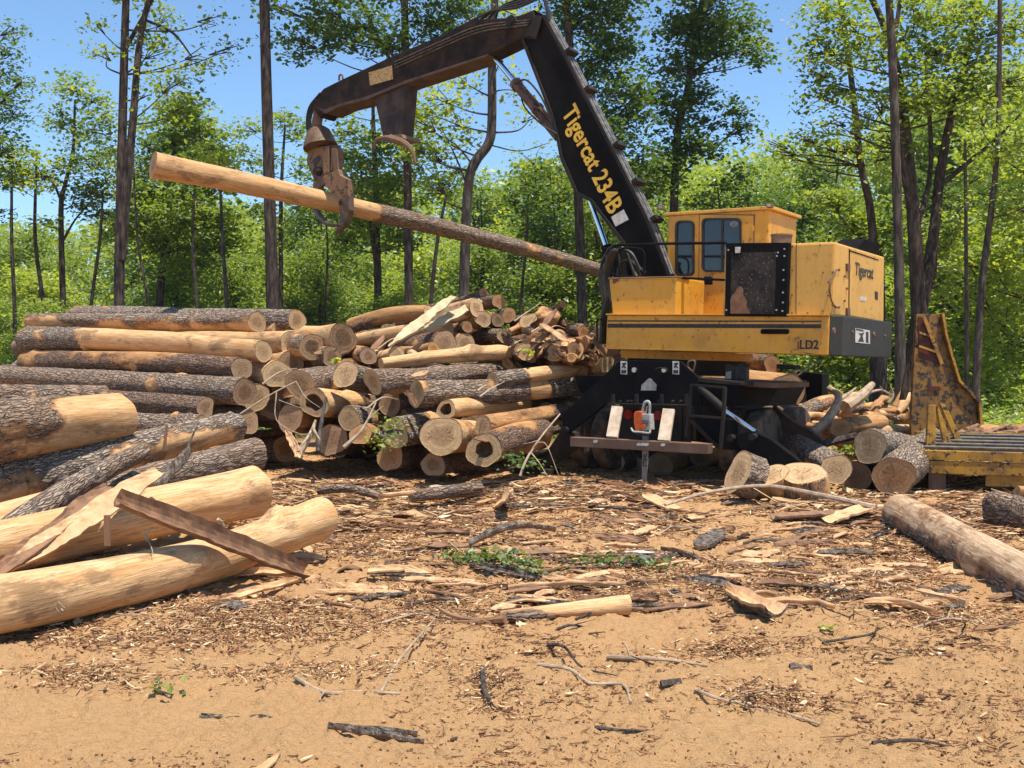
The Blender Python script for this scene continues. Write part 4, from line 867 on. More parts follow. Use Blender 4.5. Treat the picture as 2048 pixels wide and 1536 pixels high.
make_log('clean peeled log with a squared bumpy butt, second from the front', (510, 985, 9.7, 47), (-60, 1106, 7.4, 56), mat='pale', peel=.95, na=72, dz=.03, knots=4, lump=.06, flare=.06, **fg)
make_log('pale log mostly hidden under the curled bark at the left edge', (190, 990, 9.6, 30), (-70, 1062, 8.0, 38), mat='pale', peel=.9, na=40, dz=.06, **fg)
make_log('front peeled log with dark stains, nearest the camera on the left', (640, 1040, 8.15, 41), (-50, 1215, 5.55, 61), mat='pale', peel=.96, na=96, dz=.02, bend=-.07, knots=5, flare=.08, lump=.03, tilt=.1, **fg)
make_log('very rough mottled log lying on the ground at the right edge, bark partly gone', (1797, 1024, 9.8, 33), (2130, 1200, 6.3, 49), mat='mott', peel=.44, ku=.26, pn=.28, na=84, dz=.02, knots=2, lump=.05, group='logs at the right edge')
make_log('dark barked log cut by the right edge of the picture, behind the mottled log', (2000, 1022, 9.9, 37), (2200, 1080, 8.4, 42), peel=.38, ku=.05, na=64, dz=.03, group='logs at the right edge')
make_log('dark reddish log tip at the right edge under the yellow rack', (2034, 985, 11, 14), (2140, 992, 11, 14), mat='brown', peel=.6, na=24, group='logs at the right edge')
gr_ = dict(group='logs stacked between the loader and the yellow rack')
make_log('upper round log with a clean tan face and grey bark, between loader and yellow rack', (1740, 893, 12.5, 32), (1850, 905, 15, 27), peel=.15, cut='cut', na=40, dz=.05, **gr_)
make_log('dark barked log with grey heart and pale rim, left of the stack by the rack', (1673, 938, 12.2, 29), (1590, 893, 14.2, 26), peel=.1, cut='cut', na=40, dz=.05, **gr_)
make_log('lowest log of the stack by the rack with a split orange red face', (1787, 952, 12.0, 39), (1860, 895, 14.2, 36), peel=.2, cut='cutr', na=44, dz=.05, **gr_)
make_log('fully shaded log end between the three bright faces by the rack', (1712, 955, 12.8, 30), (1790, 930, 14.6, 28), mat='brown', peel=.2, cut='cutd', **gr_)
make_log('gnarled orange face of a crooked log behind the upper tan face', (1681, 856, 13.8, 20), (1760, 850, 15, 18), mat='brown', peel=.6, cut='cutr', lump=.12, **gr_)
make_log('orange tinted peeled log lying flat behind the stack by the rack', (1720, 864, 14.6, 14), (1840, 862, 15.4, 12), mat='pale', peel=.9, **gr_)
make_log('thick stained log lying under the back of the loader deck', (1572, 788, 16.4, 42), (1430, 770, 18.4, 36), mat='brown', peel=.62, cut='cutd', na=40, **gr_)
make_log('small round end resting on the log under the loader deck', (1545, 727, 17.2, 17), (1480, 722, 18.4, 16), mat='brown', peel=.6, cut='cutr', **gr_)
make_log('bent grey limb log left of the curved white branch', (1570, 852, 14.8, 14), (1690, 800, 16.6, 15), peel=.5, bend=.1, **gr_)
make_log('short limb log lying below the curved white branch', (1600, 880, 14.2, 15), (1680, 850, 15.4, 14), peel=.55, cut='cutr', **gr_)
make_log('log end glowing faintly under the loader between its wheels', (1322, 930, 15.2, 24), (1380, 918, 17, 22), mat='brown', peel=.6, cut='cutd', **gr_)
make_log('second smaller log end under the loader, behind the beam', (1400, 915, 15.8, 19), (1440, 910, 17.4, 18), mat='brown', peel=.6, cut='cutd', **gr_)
rgs = random.Random(78)
for k in range(42):
    x = rgs.uniform(1530, 1850); y = rgs.uniform(806, 872); a = rgs.uniform(-.6, 1.0); l = rgs.uniform(40, 110); D = 14.2+(880-y)/75*2.6; r_ = rgs.uniform(5, 12)
    make_log('broken limb in the slash heap right of the loader', (x, y, D, r_), (x+l*math.cos(a), y-l*math.sin(a)*.7, D+rgs.uniform(-.2, .9), r_*.7), mat=rgs.choice(('brown', 'grey', 'pale')), peel=rgs.uniform(.35, .8), bend=rgs.uniform(-.1, .12), bx=rgs.uniform(-.1, .1), lump=.14, tilt=1.,
             knots=2, na=14, dz=.08, cut=rgs.choice(('cut', 'cutd', 'cutr')), group='broken limbs in the slash heap', name='limb', cat='limb', seed=1200+k)
for k in range(12):
    x = rgs.uniform(1225, 1450); y = rgs.uniform(905, 945); l = rgs.uniform(40, 90); D = 15.4+rgs.random()*1.5
    make_log('shaded log lying under the loader behind the beam', (x, y, D, rgs.uniform(10, 20)), (x+l, y-rgs.uniform(0, 12), D+1.2, 12), mat='brown', peel=rgs.uniform(.4, .7), na=16, dz=.2, group='shaded logs under the loader', seed=1300+k)
# ---- sliced rounds
def wslice(label, c, nrm, r, th, cut='cut', peel=.2, sq=1, **kw):
    c = Vector(c); n = Vector(nrm).normalized(); q = c-n*th
    return make_log(label, (*c, r), (*q, r*.98), world=True, peel=peel, cut=cut, na=44, dz=.03, group='sliced rounds in front of the loader', name='wood_round', cat='wood round', **kw)
c = W(1476, 944, 11.6); wslice('thick round standing on edge with a bright orange tan face', c, (-.88, -.20, .46), .265, .23, 'cut', .15)
c = W(1538, 950, 11.9); wslice('barrel shaped round leaning on the standing thick round', c, (-.50, -.25, .83), .25, .36, 'cut', .62, lump=.1)
c = W(1606, 946, 11.7); wslice('stump round with a bright slanting top', c, (-.18, -.16, .95), .27, .30, 'cut', .5)
c = WG(1592, 996, .06); wslice('flat pale round lying on the ground below the slanting top', c, (0.02, -.1, 1), .27, .06, 'cut', .5)
# ================================================================== ground
xs = np.concatenate([-np.geomspace(8, 600, 60)[::-1], np.linspace(-7.9, -3.62, 140), np.linspace(-3.6, 3.6, 560), np.linspace(3.62, 7.9, 140), np.geomspace(8, 600, 60)])
ys = np.concatenate([np.linspace(-300, 2.4, 14), np.linspace(2.5, 7.5, 400), np.linspace(7.53, 14, 250), np.linspace(14.05, 40, 160), np.geomspace(41, 900, 50)])
X, Y = np.meshgrid(xs, ys); Z = ground_h(X.ravel(), Y.ravel()); nx = len(xs)
V = np.stack([X.ravel(), Y.ravel(), Z], 1)
i = np.arange(len(ys)-1)[:, None]*nx; j = np.arange(nx-1)[None, :]
F = np.stack([i+j, i+j+1, i+nx+j+1, i+nx+j], -1).reshape(-1, 4)
g = link('ground', npmesh('ground', V, F, M['ground'])); g['kind'] = 'structure'
# ------------------------------------------------------------------ small debris
rg = np.random.RandomState(11)
def px_ground(px, py):
    d = (py-HOR)/FOC; Dd = CAMZ/d; return (px-1024)/FOC*Dd, Dd
def pieces(X, Y, L_, Wd, Th, ang, tint, lift, curl=0, seed=0):
    """curved tapered slivers: 4 stations x 4 corners"""
    ks = np.clip(Y/8.5, .38, 1); L_ = L_*ks; Wd = Wd*ks
    r = np.random.RandomState(seed); n = len(X); Z = ground_h(X, Y)
    S = 4; s = np.linspace(-.5, .5, S); w = np.array([.35, 1, .9, .3])
    ca, sa = np.cos(ang), np.sin(ang); tilt = r.normal(0, .16, n); cv = r.normal(0, .22, n); roll = r.normal(0, .5, n)
    Vs = []
    for k in range(S):
        lx = s[k]*L_; ly = cv*L_*(s[k]**2*2-.3); lz = np.abs(lx*tilt)*0+lx*tilt+curl*L_*(s[k]**2)*r.rand(n)
        ww = Wd*w[k]*(1+.4*r.normal(0, 1, n)).clip(.3, 2)
        for (a, b) in ((-1, -1), (1, -1), (1, 1), (-1, 1)):
            oy = a*ww/2; oz = b*Th/2; yy = ly+oy*np.cos(roll)-oz*np.sin(roll); zz = lz+oy*np.sin(roll)+oz*np.cos(roll)
            Vs.append(np.stack([X+lx*ca-yy*sa, Y+lx*sa+yy*ca, Z+lift+zz], 1))
    V = np.stack(Vs, 1)  # n,16,3
    f = []
    for k in range(S-1):
        for c in range(4): f.append([k*4+c, k*4+(c+1) % 4, (k+1)*4+(c+1) % 4, (k+1)*4+c])
    f.append([3, 2, 1, 0]); f.append([12, 13, 14, 15]); f = np.array(f)
    F = (f[None]+np.arange(n)[:, None, None]*16).reshape(-1, 4)
    return V.reshape(-1, 3), F, np.repeat(tint, 16)
def litter(name, label, n, box, sampler, cat):
    pass
def dens(px, py):
    """how much litter lies at a place of the yard"""
    d = np.zeros_like(px)
    d = np.where(py < 985, 1.0, d); d = np.where((py >= 985) & (py < 1060), .8+.2*(px > 1000), d)
    d = np.where((py >= 1060) & (py < 1200), .42+.35*(px > 1150)+.1*(px < 850), d)
    d = np.where((py >= 1200) & (py < 1300), .22+.16*(px < 850), d); d = np.where(py >= 1300, .055, d)
    return d
def scatter(n, seed, xr=(-60, 2110), yr=(905, 1560), clump=1.6, pw=1.0):
    r = np.random.RandomState(seed); out = []
    while sum(len(o) for o in out) < n:
        px = r.uniform(*xr, 40000); py = yr[0]+(yr[1]-yr[0])*r.rand(40000)**1.25
        x, y = px_ground(px, py); P = np.stack([x, y, x*0], 1)
        c = np.clip(.5+clump*fbm(P, .9, 3, 77), 0, 1)*np.clip(.6+1.2*fbm(P, 4, 2, 78), 0.05, 1)
        ok = r.rand(40000) < (dens(px, py)*c)**pw; out.append(np.stack([x[ok], y[ok]], 1))
    o = np.concatenate(out)[:n]; return o[:, 0], o[:, 1]
def stuff(name, label, cat, V, F, mat, tint, smooth=False):
    o = link(name, npmesh(name, V, F, mat, smooth, {'tint': tint})); tag(o, label, cat, None, 'stuff'); return o
n = 17000; x, y = scatter(n, 1, clump=2.0, pw=1.25); a = rg.normal(.0, .55, n)
V, F, T = pieces(x, y, rg.lognormal(-2.5, .55, n), rg.lognormal(-4.35, .5, n), np.full(n, .004), a, rg.beta(1.0, 1.9, n)*.85, .008, .15, 1)
stuff('bark_litter', 'reddish brown bark strips and slivers littering the sandy yard', 'bark litter', V, F, M['deb'], T)
n = 2200; x, y = scatter(n, 2, clump=2.0, pw=1.3); a = rg.uniform(0, 6.28, n)
V, F, T = pieces(x, y, rg.lognormal(-3.0, .45, n), rg.lognormal(-3.9, .45, n), np.full(n, .006), a, .6+.4*rg.rand(n), .01, .25, 2)
stuff('wood_chips', 'pale wood chips scattered over the sandy yard', 'wood chips', V, F, M['deb'], T)
n = 26000; x, y = scatter(n, 3, clump=2.6, pw=.62); a = rg.uniform(0, 6.28, n)
V, F, T = pieces(x, y, rg.lognormal(-3.2, .5, n), np.full(n, .0035), np.full(n, .003), a, rg.rand(n)*.6, .006, .3, 3)
stuff('twig_litter', 'thin broken twigs and fibres scattered over the sandy yard', 'twigs', V, F, M['deb'], T)
n = 12000; x, y = scatter(n, 4, clump=1.8, pw=.7)
V, F, T = pieces(x, y, rg.lognormal(-4.1, .4, n), rg.lognormal(-4.3, .4, n), rg.lognormal(-4.7, .4, n), rg.uniform(0, 6.28, n), rg.rand(n)*.5, .002, 0, 4)
stuff('dirt_crumbs', 'dark crumbs of bark and clay on the sandy yard', 'dirt crumbs', V, F, M['deb'], T)
# clods of the clay itself
n = 12000; x, y = scatter(n, 14, clump=1.5, pw=.35); sz = rg.lognormal(-4.5, .4, n)
V, F, T = pieces(x, y, sz*1.3, sz, sz*.7, rg.uniform(0, 6.28, n), rg.rand(n), .0, 0, 14)
stuff('clay_clods', 'small clods of dry clay on the sandy yard', 'clay clods', V, F, M['clod'], T)
def mulch(n, cx, cy, sx, sy, seed):
    r = np.random.RandomState(seed); px = r.normal(cx, sx, n); py = np.clip(r.normal(cy, sy, n), 960, 1530); return px_ground(px, py)
xs_, ys_ = [], []
for k_, (cx, cy, sx, sy, n_) in enumerate(((520, 1230, 130, 22, 2600), (330, 1270, 120, 14, 1100), (880, 1200, 90, 25, 1100), (1640, 1160, 150, 24, 2400), (1900, 1230, 90, 15, 700), (1560, 1385, 60, 12, 600), (1450, 1290, 60, 10, 350), (980, 1370, 30, 18, 260), (170, 1340, 70, 14, 500), (620, 1330, 160, 12, 500), (1330, 1130, 120, 16, 1000), (1250, 1040, 200, 18, 1300), (760, 1090, 70, 18, 900), (1750, 1090, 120, 20, 1300))):
    a_, b_ = mulch(n_, cx, cy, sx, sy, 50+k_); xs_.append(a_); ys_.append(b_)
x = np.concatenate(xs_); y = np.concatenate(ys_); n = len(x)
V, F, T = pieces(x, y, rg.lognormal(-2.9, .55, n), rg.lognormal(-4.7, .45, n), np.full(n, .004), rg.uniform(0, 6.28, n)*.5, rg.beta(1.6, 2.0, n), .008+.02*rg.rand(n), .2, 15)
stuff('mulch_patches', 'dark fibrous mulch lying in patches on the sandy yard', 'mulch', V, F, M['deb'], T)
# debris band along the foot of the pile and behind the right logs
n = 12000; px = rg.uniform(480, 2100, n); D = np.where(px < 1450, rg.uniform(9.6, 13.6, n), rg.uniform(9.0, 12.6, n)); x = (px-1024)/FOC*D
kp = fbm(np.stack([x, D, x*0], 1), .8, 3, 91)+.25*(D > 12) > rg.normal(.02, .12, n); x = x[kp]; D = D[kp]; n = len(x)
V, F, T = pieces(x, D, rg.lognormal(-2.05, .6, n), rg.lognormal(-3.9, .5, n), np.full(n, .006), rg.normal(0, .45, n), rg.beta(.9, 1.3, n), .02+.035*rg.rand(n), .12, 5)
stuff('coarse_bark_litter', 'thick mat of torn bark and splinters in front of the log pile and loader', 'bark litter', V, F, M['deb'], T)
n = 5000; px = rg.uniform(1560, 2150, n); D = rg.uniform(13, 19, n); x = (px-1024)/FOC*D
V, F, T = pieces(x, D, rg.lognormal(-1.8, .5, n), rg.lognormal(-3.6, .5, n), np.full(n, .008), rg.normal(0, .6, n), .3+.6*rg.rand(n), .02+.10*rg.rand(n), .12, 6)
stuff('brush_litter', 'broken limbs and bark heaped behind the yellow rack', 'brush', V, F, M['deb'], T)
# ------------------------------------------------------------------ single slabs and branches
def slab(label, p, q, w, th=.02, curl=.25, mat=('barkout', 'barkin'), twist=0, group=None, name='bark_slab', cat='bark slab', face=None, seed=0, sag=0, flip=False, taper=(.7, .5), rough=.22):
    """a strip of bark between p and q: curled across, rough edges, real thickness"""
    p = Vector(p); q = Vector(q); d = (q-p); Ln = d.length; d.normalize(); up = Vector(face or (0, 0, 1)); n0 = (up-d*up.dot(d)).normalized(); s0 = d.cross(n0)
    r = np.random.RandomState(seed+3); nl = max(6, int(Ln/.05)); nw = 7; top = []; bot = []
    tt_ = np.arange(nl+1)*Ln/nl; zz_ = tt_*0; NA = rough*vn(np.stack([tt_, zz_+seed, zz_], 1), 5, 1)+rough*.5*vn(np.stack([tt_, zz_+seed, zz_], 1), 18, 2); NB = rough*vn(np.stack([tt_, zz_+seed, zz_+9], 1), 5, 3)+rough*.5*vn(np.stack([tt_, zz_+seed, zz_+9], 1), 18, 4)
    for i in range(nl+1):
        t = i/nl; c = p+d*(Ln*t)+n0*(sag*math.sin(math.pi*t)); a = twist*t
        n1 = n0*math.cos(a)+s0*math.sin(a); s1 = s0*math.cos(a)-n0*math.sin(a)
        ww = w*(taper[0]+(1-taper[0])*min(1, t*5))*(taper[1]+(1-taper[1])*min(1, (1-t)*4))
        e0 = ww*(1+NA[i]); e1 = ww*(1+NB[i]); ti = []; bi = []
        for k in range(nw+1):
            u = k/nw*2-1; uu = u*(e0 if u < 0 else e1)/2; cz = curl*w*(u*u)*(-1 if flip else 1)
            if k in (0, nw): cz += .01*w*r.normal()
            b = c+s1*uu+n1*(cz+.004*r.normal()); ti.append(b+n1*th/2); bi.append(b-n1*th/2)
        top.append(ti); bot.append(bi)
    org = p; root = None
    me = bpy.data.meshes.new(name); V = []; F = []; mi = []
    for g_ in (top, bot):
        for row in g_: V += [tuple(v-org) for v in row]
    W1 = nw+1; o2 = (nl+1)*W1
    for i in range(nl):
        for k in range(nw):
            a = i*W1+k; F.append((a, a+1, a+W1+1, a+W1)); mi.append(0); F.append((o2+a, o2+a+W1, o2+a+W1+1, o2+a+1)); mi.append(1)
        for k in (0, nw): a = i*W1+k; F.append((a, a+W1, o2+a+W1, o2+a)); mi.append(0)
    for i in (0, nl):
        for k in range(nw): a = i*W1+k; F.append((a, a+1, o2+a+1, o2+a)); mi.append(1)
    me.from_pydata(V, [], F)
    for m in mat: me.materials.append(M[m])
    me.polygons.foreach_set('material_index', mi)
    o = link(name, me, None, org); return tag(o, label, cat, group)
def branch(label, pts, rad, side=(), mat='trunkl', group=None, name='fallen_branch', cat='branch', leaves=None, n=7):
    t = MB(); sp = spline(pts, 5); m = len(sp); org = Vector(sp[0])
    rr = [rad[0]+(rad[1]-rad[0])*i/(m-1) for i in range(m)]
    t.tube([s-org for s in sp], rr, n)
    for s_ in side:
        s2 = spline(s_[0], 4); t.tube([s-org for s in s2], [s_[1]*(1-.7*i/(len(s2)-1)) for i in range(len(s2))], 5)
    o = t.build(name, M[mat] if isinstance(mat, str) else mat, None, 0, True); o.location = org
    return tag(o, label, cat, group)
M['dryw'] = simple('dry_branch', (.42, .32, .22), (.25, .18, .12), 12, .8, .6, .006)
slab('wide pinkish wood slab lying diagonally across the left foreground logs', W(15, 1140, 7.0), W(318, 945, 8.5), .19, .022, .10, ('splint', 'barkin'), group=None, name='wood_slab', cat='wood slab', face=(.25, -.75, .6), seed=1, taper=(.35, .55), rough=.14)
slab('dark brown trough of bark slanting down over the front peeled log to the ground', W(228, 1006, 6.42), W(605, 1152, 7.33), .17, .02, .42, ('barkout', 'barkin'), face=(.12, -.62, .75), seed=2, taper=(.8, .7), rough=.08) .data.materials.clear()
o = col.objects[-1]
for m in ('barkin', 'barkout'): o.data.materials.append(M[m])
slab('reddish bark strip running under the wide pinkish slab to the left edge', W(0, 1150, 6.9), W(215, 975, 8.2), .14, .02, .2, ('barkin', 'barkout'), face=(.3, -.6, .7), seed=21)
slab('rolled grey bark quill sticking up at the top of the wide pinkish slab', W(308, 970, 8.8), W(378, 893, 9.3), .11, .025, -.5, ('barkout', 'barkin'), face=(.1, -.8, .5), seed=4)
branch('bare twig standing up from the rolled bark quill', [W(372, 902, 9.25), W(386, 870, 9.4), W(397, 846, 9.5)], (.014, .005))
make_log('curved sheet of thick grey bark bridging the left foreground logs like a limb', (285, 905, 9.9, 17), (-30, 1100, 8.0, 36), mat='grey', peel=.05, na=48, dz=.03, bend=.06, group=None, name='bark_sheet', cat='bark sheet')
branch('thin dark stake standing upright on the furrowed grey log', [W(329, 902, 9.9), W(331, 875, 9.9), W(334, 850, 9.9)], (.018, .013), mat='barkin', name='stake', cat='stake')
t = MB(); t.bar(W(215, 1092, 7.5), W(214, 1030, 7.5), .045, .02, (0, -1, 0)); o = t.build('splinter_post', M['barkin'], None, .003); tag(o, 'short brown splinter standing between the two peeled foreground logs', 'splinter')
slab('pale thin slab leaning like a ramp on the ridge of the middle pile', W(908, 594, 16.2), W(778, 694, 15.0), .21, .03, .04, ('slabpale', 'slabpale'), face=(-.35, -.75, .55), seed=6, name='wood_slab', cat='wood slab', taper=(.6, .15))
slab('greenish second slab lying under the pale ramp slab', W(962, 602, 16.6), W(850, 660, 15.9), .18, .03, .05, ('slabpale', 'barkin'), face=(-.2, -.7, .6), seed=7, name='wood_slab', cat='wood slab')
branch('large forked grey branch with bare twigs leaning against the log pile', [W(480, 828, 12.8), W(540, 790, 12.9), W(592, 763, 13)], (.011, .008), [([W(553, 784, 12.9), W(553, 840, 12.8), W(600, 868, 12.7), W(622, 866, 12.7)], .009), ([W(592, 763, 13), W(612, 795, 12.9), W(640, 815, 12.8)], .008), ([W(558, 800, 12.9), W(590, 812, 12.8), W(618, 820, 12.8)], .006)], 'dryw')
slab('small white plank piece lying on top of the pale left stack log', W(296, 664, 17.3), W(352, 661, 16.7), .07, .02, .05, ('slabpale', 'slabpale'), seed=61, name='wood_slab', cat='wood slab', rough=.05, taper=(.9, .9))
branch('pale forked dead branch leaning on the left outrigger foot', [W(1040, 952, 12.3), W(1055, 915, 12.4), W(1085, 870, 12.6), W(1120, 828, 12.9)], (.018, .01), [([W(1062, 905, 12.4), W(1078, 925, 12.3), W(1100, 960, 12.2)], .01), ([W(1075, 885, 12.5), W(1093, 890, 12.4), W(1117, 950, 12.2)], .008), ([W(1078, 880, 12.5), W(1062, 885, 12.4), W(1045, 888, 12.3)], .006)], 'dryw')
branch('grey plank like limb standing upright against the rotten hollow', [W(636, 903, 12.9), W(642, 850, 13.1), W(652, 795, 13.3)], (.035, .02), mat='trunkl')
branch('torn fibrous splinter bent over in front of the pile', [W(600, 905, 12.7), W(622, 868, 12.8), W(631, 840, 12.9)], (.05, .015), [([W(622, 862, 12.8), W(612, 880, 12.6), W(600, 892, 12.5)], .02), ([W(625, 855, 12.8), W(640, 880, 12.6)], .02)], 'dryw')
slab('orange brown splinter leaning in the dark gap', W(572, 860, 13), W(604, 915, 12.6), .10, .02, .1, ('splint', 'barkin'), face=(-.3, -.9, .2), seed=8, taper=(.3, .4))
branch('orange split stick leaning among twigs left of the pale mottled end', [W(688, 895, 12.7), W(725, 858, 12.8), W(752, 805, 13)], (.03, .008), [([W(735, 840, 12.8), W(765, 812, 12.9)], .012)], 'dryw')
branch('curved white branch arching behind the stack by the rack', [W(1622, 868, 14), W(1650, 845, 14.1), W(1672, 812, 14.4), W(1676, 790, 14.6), W(1658, 776, 14.8)], (.075, .045), [([W(1676, 800, 14.6), W(1700, 785, 14.9), W(1712, 775, 15)], .035)], 'dryw', n=9)
branch('thick broken branch crossing behind the curved white branch', [W(1690, 815, 15.6), W(1725, 790, 15.8), W(1745, 768, 16)], (.12, .05), [([W(1725, 790, 15.8), W(1760, 780, 16), W(1783, 790, 16)], .03)], 'dryw', n=9)
branch('bleached branch standing like antlers behind the brush', [W(1778, 806, 16), W(1786, 790, 16), W(1781, 772, 16)], (.035, .012), [([W(1786, 790, 16), W(1768, 782, 16), W(1760, 772, 16)], .02)], 'dryw')
branch('thin long pole lying on the ground before the loader rounds', [W(1330, 1010, 10.6), W(1420, 984, 11), W(1530, 972, 11), W(1640, 990, 10.6), W(1752, 1015, 10.1)], (.014, .03), mat='dryw')
branch('dark smooth pole running from the outrigger to the upper round log', [W(1600, 912, 13.0), W(1650, 888, 13.2), W(1712, 872, 13.4)], (.055, .05), mat='trunk')
branch('torn fibre tuft hanging on the front peeled log, toward its left', [W(78, 1170, 5.95), W(95, 1190, 5.88), W(112, 1205, 5.86), W(126, 1222, 5.84)], (.012, .004), [([W(86, 1180, 5.9), W(104, 1205, 5.82), W(118, 1224, 5.80)], .006), ([W(90, 1184, 5.9), W(112, 1200, 5.82), W(130, 1216, 5.80)], .006), ([W(82, 1176, 5.92), W(72, 1165, 5.95)], .005)], 'dryw', name='fibre_tuft', cat='fibre tuft')
branch('small torn stub with curled fibres on top of the front peeled log', [W(296, 1082, 6.62), W(292, 1070, 6.6), W(300, 1058, 6.58), W(315, 1056, 6.58)], (.012, .005), [([W(294, 1074, 6.6), W(286, 1066, 6.58), W(290, 1055, 6.58)], .006), ([W(296, 1080, 6.6), W(304, 1098, 6.5), W(306, 1112, 6.46)], .004)], 'dryw', name='wood_stub', cat='wood stub')
branch('broken root stub on the crest of the front peeled log near its butt', [W(444, 1052, 7.15), W(440, 1043, 7.12), W(436, 1038, 7.1)], (.022, .012), [([W(441, 1045, 7.12), W(450, 1040, 7.1)], .009)], 'dryw', name='wood_stub', cat='wood stub')
# half log pieces lying in the open
make_log('short split log piece lying alone in the open yard with a torn left tip', (1258, 1210, 6.35, 21), (1000, 1232, 6.25, 11), mat='pale', peel=[(0, .9), (.5, .75), (.75, .5), (1, .6)], ku=.25, na=40, dz=.02, group=None, name='split_log', cat='split log')
branch('torn fibrous tail lying left of the short split log piece', [WG(1010, 1228, .04), WG(960, 1222, .04), WG(905, 1214, .05), WG(870, 1200, .08)], (.028, .008), [([WG(960, 1224, .04), WG(900, 1232, .03), WG(850, 1228, .02)], .01)], 'barkin')
make_log('dark barked log piece with a bright orange broken end in front of the pile', (820, 992, 11.2, 12), (962, 976, 11.6, 13), peel=.25, na=30, dz=.04, cut='cut', group=None, name='log_piece', cat='log piece')
make_log('thin grey limb lying left of the orange broken end', (760, 995, 11.2, 8), (640, 980, 11.6, 9), peel=.2, na=20, dz=.06, bend=.05, group=None, name='log_piece', cat='log piece')
slab('orange split plate at the broken end of the dark log piece', W(760, 995, 11.05), W(828, 988, 11.1), .09, .02, .3, ('splint', 'splint'), seed=9)
slab('curled bark boat with pale lining lying at the right of the yard', WG(1450, 1170, .08), WG(1552, 1222, .05), .17, .02, .35, ('splint', 'barkout'), seed=10, taper=(.2, .9), sag=-.03)
slab('pale pointed slab leaning near the beam foot', WG(1290, 985, .10), WG(1345, 1012, .03), .20, .02, .1, ('splint', 'splint'), seed=11, taper=(.2, .9))
slab('small pale chip plate propped up with a dark shadow left of the green twig', WG(735, 1140, .05), WG(810, 1134, .07), .13, .012, .1, ('splint', 'barkin'), seed=12)
slab('upright pale bark plate standing in the litter in front of the pile', WG(1003, 990, .02), WG(1015, 990, .26), .24, .02, .1, ('splint', 'barkin'), face=(-.2, -.9, .3), seed=13)
slab('long dark bark strip lying before the upright pale plate', WG(1010, 1008, .03), WG(1150, 1008, .03), .13, .03, .15, ('barkout', 'barkin'), seed=14)
slab('arched bark strip lying in the middle of the yard', WG(940, 1085, .02), WG(1110, 1062, .07), .11, .02, .25, ('barkout', 'barkin'), seed=15, sag=.09)
slab('white paper like sheet strip beyond the leafy twigs', WG(1250, 1100, .03), WG(1385, 1096, .04), .06, .006, .05, ('white', 'white'), seed=16, name='pale_strip', cat='strip')
slab('grey furrowed bark plate lying left of the curled bark boat', WG(1400, 1085, .03), WG(1440, 1050, .06), .16, .03, .1, ('barkout', 'barkin'), seed=17)
slab('tan pointed bark plate beyond the white strip', WG(1270, 1065, .03), WG(1310, 1038, .07), .11, .012, .1, ('splint', 'barkin'), seed=18, taper=(.2, .8))
slab('long pale split lath lying in front of the mottled log', WG(1755, 1152, .05), WG(1935, 1190, .05), .07, .03, .05, ('splint', 'splint'), seed=19, taper=(.5, .5), name='wood_lath', cat='lath')
slab('orange bark trough lying by the tip of the mottled log', WG(1545, 1035, .03), WG(1730, 1028, .06), .22, .02, .2, ('barkin', 'barkout'), seed=20)
slab('grey mottled bark sheet near the tip of the mottled log', WG(1660, 1040, .05), WG(1745, 1015, .12), .22, .02, .15, ('splint', 'barkout'), seed=22)
slab('brown domed bark sheet under the lowest log by the rack', W(1640, 1000, 11.5), W(1720, 1003, 11.4), .2, .02, -.3, ('barkin', 'barkin'), seed=23)
slab('lower of the two dark bark sticks lying together at the bottom of the picture', WG(668, 1452, .01), WG(848, 1452, .01), .035, .014, .3, ('barkout', 'barkin'), seed=24, taper=(.5, .2))
slab('upper of the two dark bark sticks lying together at the bottom of the picture', WG(655, 1438, .015), WG(835, 1440, .01), .035, .012, .3, ('barkout', 'barkin'), seed=25, taper=(.5, .2))
slab('long pale sliver cut by the bottom edge of the picture', WG(480, 1545, .01), WG(560, 1496, .02), .045, .008, .2, ('splint', 'barkout'), seed=26, taper=(.5, .2))
slab('dark bark strip half buried near the grey bark streak at bottom left', WG(400, 1414, .0), WG(545, 1418, .0), .03, .012, .3, ('barkout', 'barkout'), seed=27)
slab('short reddish bark log shaped piece left of the green scrap', WG(1580, 1326, .015), WG(1625, 1326, .015), .04, .02, -.4, ('barkout', 'barkout'), seed=28)
branch('crooked pale stick lying in the near sand left of centre', [WG(590, 1338, .02), WG(650, 1358, .015), WG(720, 1366, .01), WG(800, 1368, .01)], (.011, .006), [([WG(650, 1358, .012), WG(640, 1376, .01), WG(670, 1384, .01)], .006)], 'dryw')
branch('straight thin stick leaning upward in the left middle of the sand', [WG(762, 1362, .005), WG(800, 1310, .03), WG(870, 1232, .05)], (.008, .005), mat='dryw')
branch('curved stick with a kink in the sand right of centre', [WG(1075, 1328, .01), WG(1140, 1330, .02), WG(1180, 1346, .015), WG(1245, 1350, .01), WG(1262, 1386, .01)], (.010, .007), mat='dryw')
branch('grey root like stick with fibres near the centre of the sand', [WG(965, 1336, .02), WG(968, 1360, .03), WG(980, 1385, .01)], (.018, .010), [([WG(965, 1345, .02), WG(935, 1350, .01)], .01), ([WG(980, 1385, .01), WG(1010, 1405, .01)], .005), ([WG(980, 1385, .01), WG(955, 1400, .01)], .005)], 'trunkl')
branch('dark grey stub of branch on the sand right of centre', [WG(1322, 1366, .015), WG(1362, 1364, .015)], (.02, .018), mat='trunkl')
branch('long flat twig bundle lying right of centre in the sand', [WG(1390, 1375, .01), WG(1450, 1385, .02), WG(1520, 1390, .01), WG(1640, 1418, .005)], (.008, .006), [([WG(1450, 1385, .015), WG(1500, 1370, .02), WG(1590, 1368, .01)], .006), ([WG(1480, 1388, .015), WG(1560, 1408, .01)], .006)], 'dryw')
